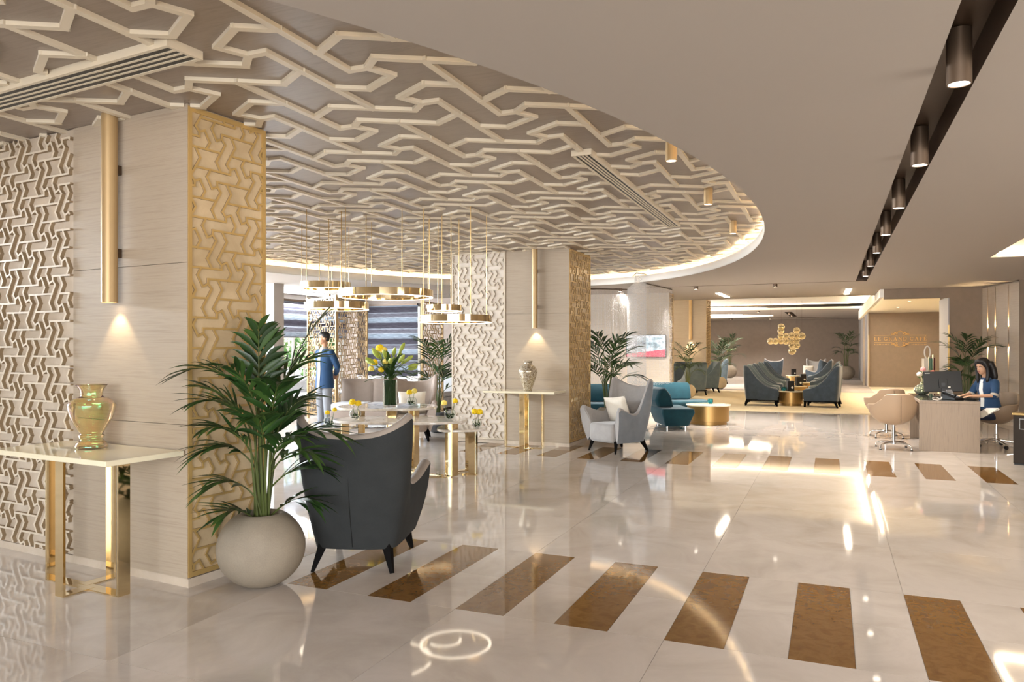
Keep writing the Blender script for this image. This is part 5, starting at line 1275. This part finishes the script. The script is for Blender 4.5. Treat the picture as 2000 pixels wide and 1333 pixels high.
torso(mb, [(.82, .165, .12, 0, 0), (.92, .168, .125, 0, 0), (1.0, .16, .12, 0, 0)]); blend(mb.build('trousers', M_TROU, t, smooth=True), .011, 4)
for e in (-1, 1):
    mb = MB(); mb.ball((e * .105, .06, .045), (.048, .135, .045), 16, 10); mb.box(e * .105 - .042, e * .105 + .042, -.06, .17, 0, .02); mb.build('shoe', M_SHOE, t, smooth=True)
mb = MB(); mb.ball((0, -.024, .052), (.083, .096, .086), 20, 14, HM); mb.ball((0, .026, .094), (.064, .06, .036), 16, 10, HM); mb.ball((0, -.062, -.005), (.066, .05, .062), 16, 10, HM)
for e in (-1, 1): mb.ball((e * .070, -.012, .035), (.014, .032, .04), 10, 8, HM)
blend(mb.build('hair', M_HAIR, t, smooth=True), .006, 4)
# ---- seated woman at the keyboard
WP = AT(1934, 11.40); FW = math.radians(122); t = thing('person', 'woman with long dark hair in a blue suit, seated typing at the desk', 'person', (WP.x, WP.y, 0), FW)
HW = Matrix.Translation((0, .13, 1.225)) @ Matrix.Rotation(math.radians(8), 4, 'Z') @ Matrix.Rotation(math.radians(-14), 4, 'X')
mb = MB(); head(mb, HW, .97); limb(mb, [(0, .06, 1.00), (0, .105, 1.14)], [.045, .043])
torso(mb, [(.46, .165, .12, 0, 0), (.6, .15, .105, 0, .005), (.75, .125, .095, 0, .02), (.9, .145, .10, 0, .04), (1.0, .13, .085, 0, .055), (1.05, .05, .05, 0, .07)])
SH = []
for e in (-1, 1):
    el = (e * .225, .13, .80); wr_ = (e * .085, .385, .785)
    limb(mb, [(e * .155, .05, 1.00), el, wr_], [.04, .034, .024]); hand(mb, wr_, (-e * .12, 1, -.05), (0, 0, -1), .30, .92)
    limb(mb, [(e * .08, .02, .52), (e * .09, .40, .52), (e * .09, .36, .10)], [.075, .052, .033]); limb(mb, [(e * .09, .36, .07), (e * .09, .47, .04)], [.033, .026])
blend(mb.build('body', M_SKIN2, t, smooth=True), .0075)
face_parts(t, HW, .97)
mb = MB(); torso(mb, [(.50, .20, .16, 0, 0), (.6, .178, .135, 0, .005), (.74, .15, .115, 0, .02), (.88, .17, .125, 0, .04), (.98, .155, .105, 0, .05), (1.03, .10, .08, 0, .062), (1.06, .062, .062, 0, .07)], 26)
for e in (-1, 1): limb(mb, [(e * .145, .05, .985), (e * .20, .09, .89), (e * .222, .125, .81)], [.062, .055, .051], 14)
blend(mb.build('jacket', M_NAVY2, t, smooth=True), .010, 4)
for e in (-1, 1): MB().tube([(e * .218, .12, .822), (e * .224, .135, .79)], [.056, .057], 16).build('cuff', M_COLLAR, t, smooth=True)
R = []
for z, y in ((.62, .142), (.74, .138), (.88, .167), (.97, .157), (1.03, .14)): R.append([(-.035, y - .008, z), (0, y + .006, z), (.035, y - .008, z)])
MB().rings(R, False, False, False).build('blouse_front', M_SHIRT, t, smooth=True, solid=.006)
mb = MB(); limb(mb, [(-.08, .02, .51), (-.09, .40, .515)], [.098, .078], 14); limb(mb, [(.08, .02, .51), (.09, .40, .515)], [.098, .078], 14); mb.ball((0, .2, .51), (.12, .2, .075), 16, 10)
blend(mb.build('skirt', M_SKIRT, t, smooth=True), .011, 4)
for e in (-1, 1): MB().ball((e * .09, .42, .045), (.04, .11, .04), 14, 8).build('shoe', M_BLACK, t, smooth=True)
mb = MB()
mb.ball((0, -.022, .048), (.086, .098, .090), 20, 14, HW); mb.ball((0, .022, .092), (.066, .062, .042), 16, 10, HW)
for e in (-1, 1):
    pts = [HW @ Vector(p) for p in ((e * .045, .04, .105), (e * .078, .022, .05), (e * .090, .012, -.03), (e * .090, .022, -.11), (e * .082, .05, -.19), (e * .074, .06, -.25))]; mb.tube(pts, [.026, .03, .028, .028, .026, .014], 12)
for x in (-.065, -.045, -.02, 0, .02, .045, .065):
    pts = [HW @ Vector(p) for p in ((x, -.075, .05), (x * 1.3, -.095, -.06), (x * 1.5, -.085, -.18), (x * 1.45, -.06, -.27))]; mb.tube(pts, [.05, .05, .045, .022], 12)
blend(mb.build('hair', M_HAIR, t, smooth=True), .008, 14)
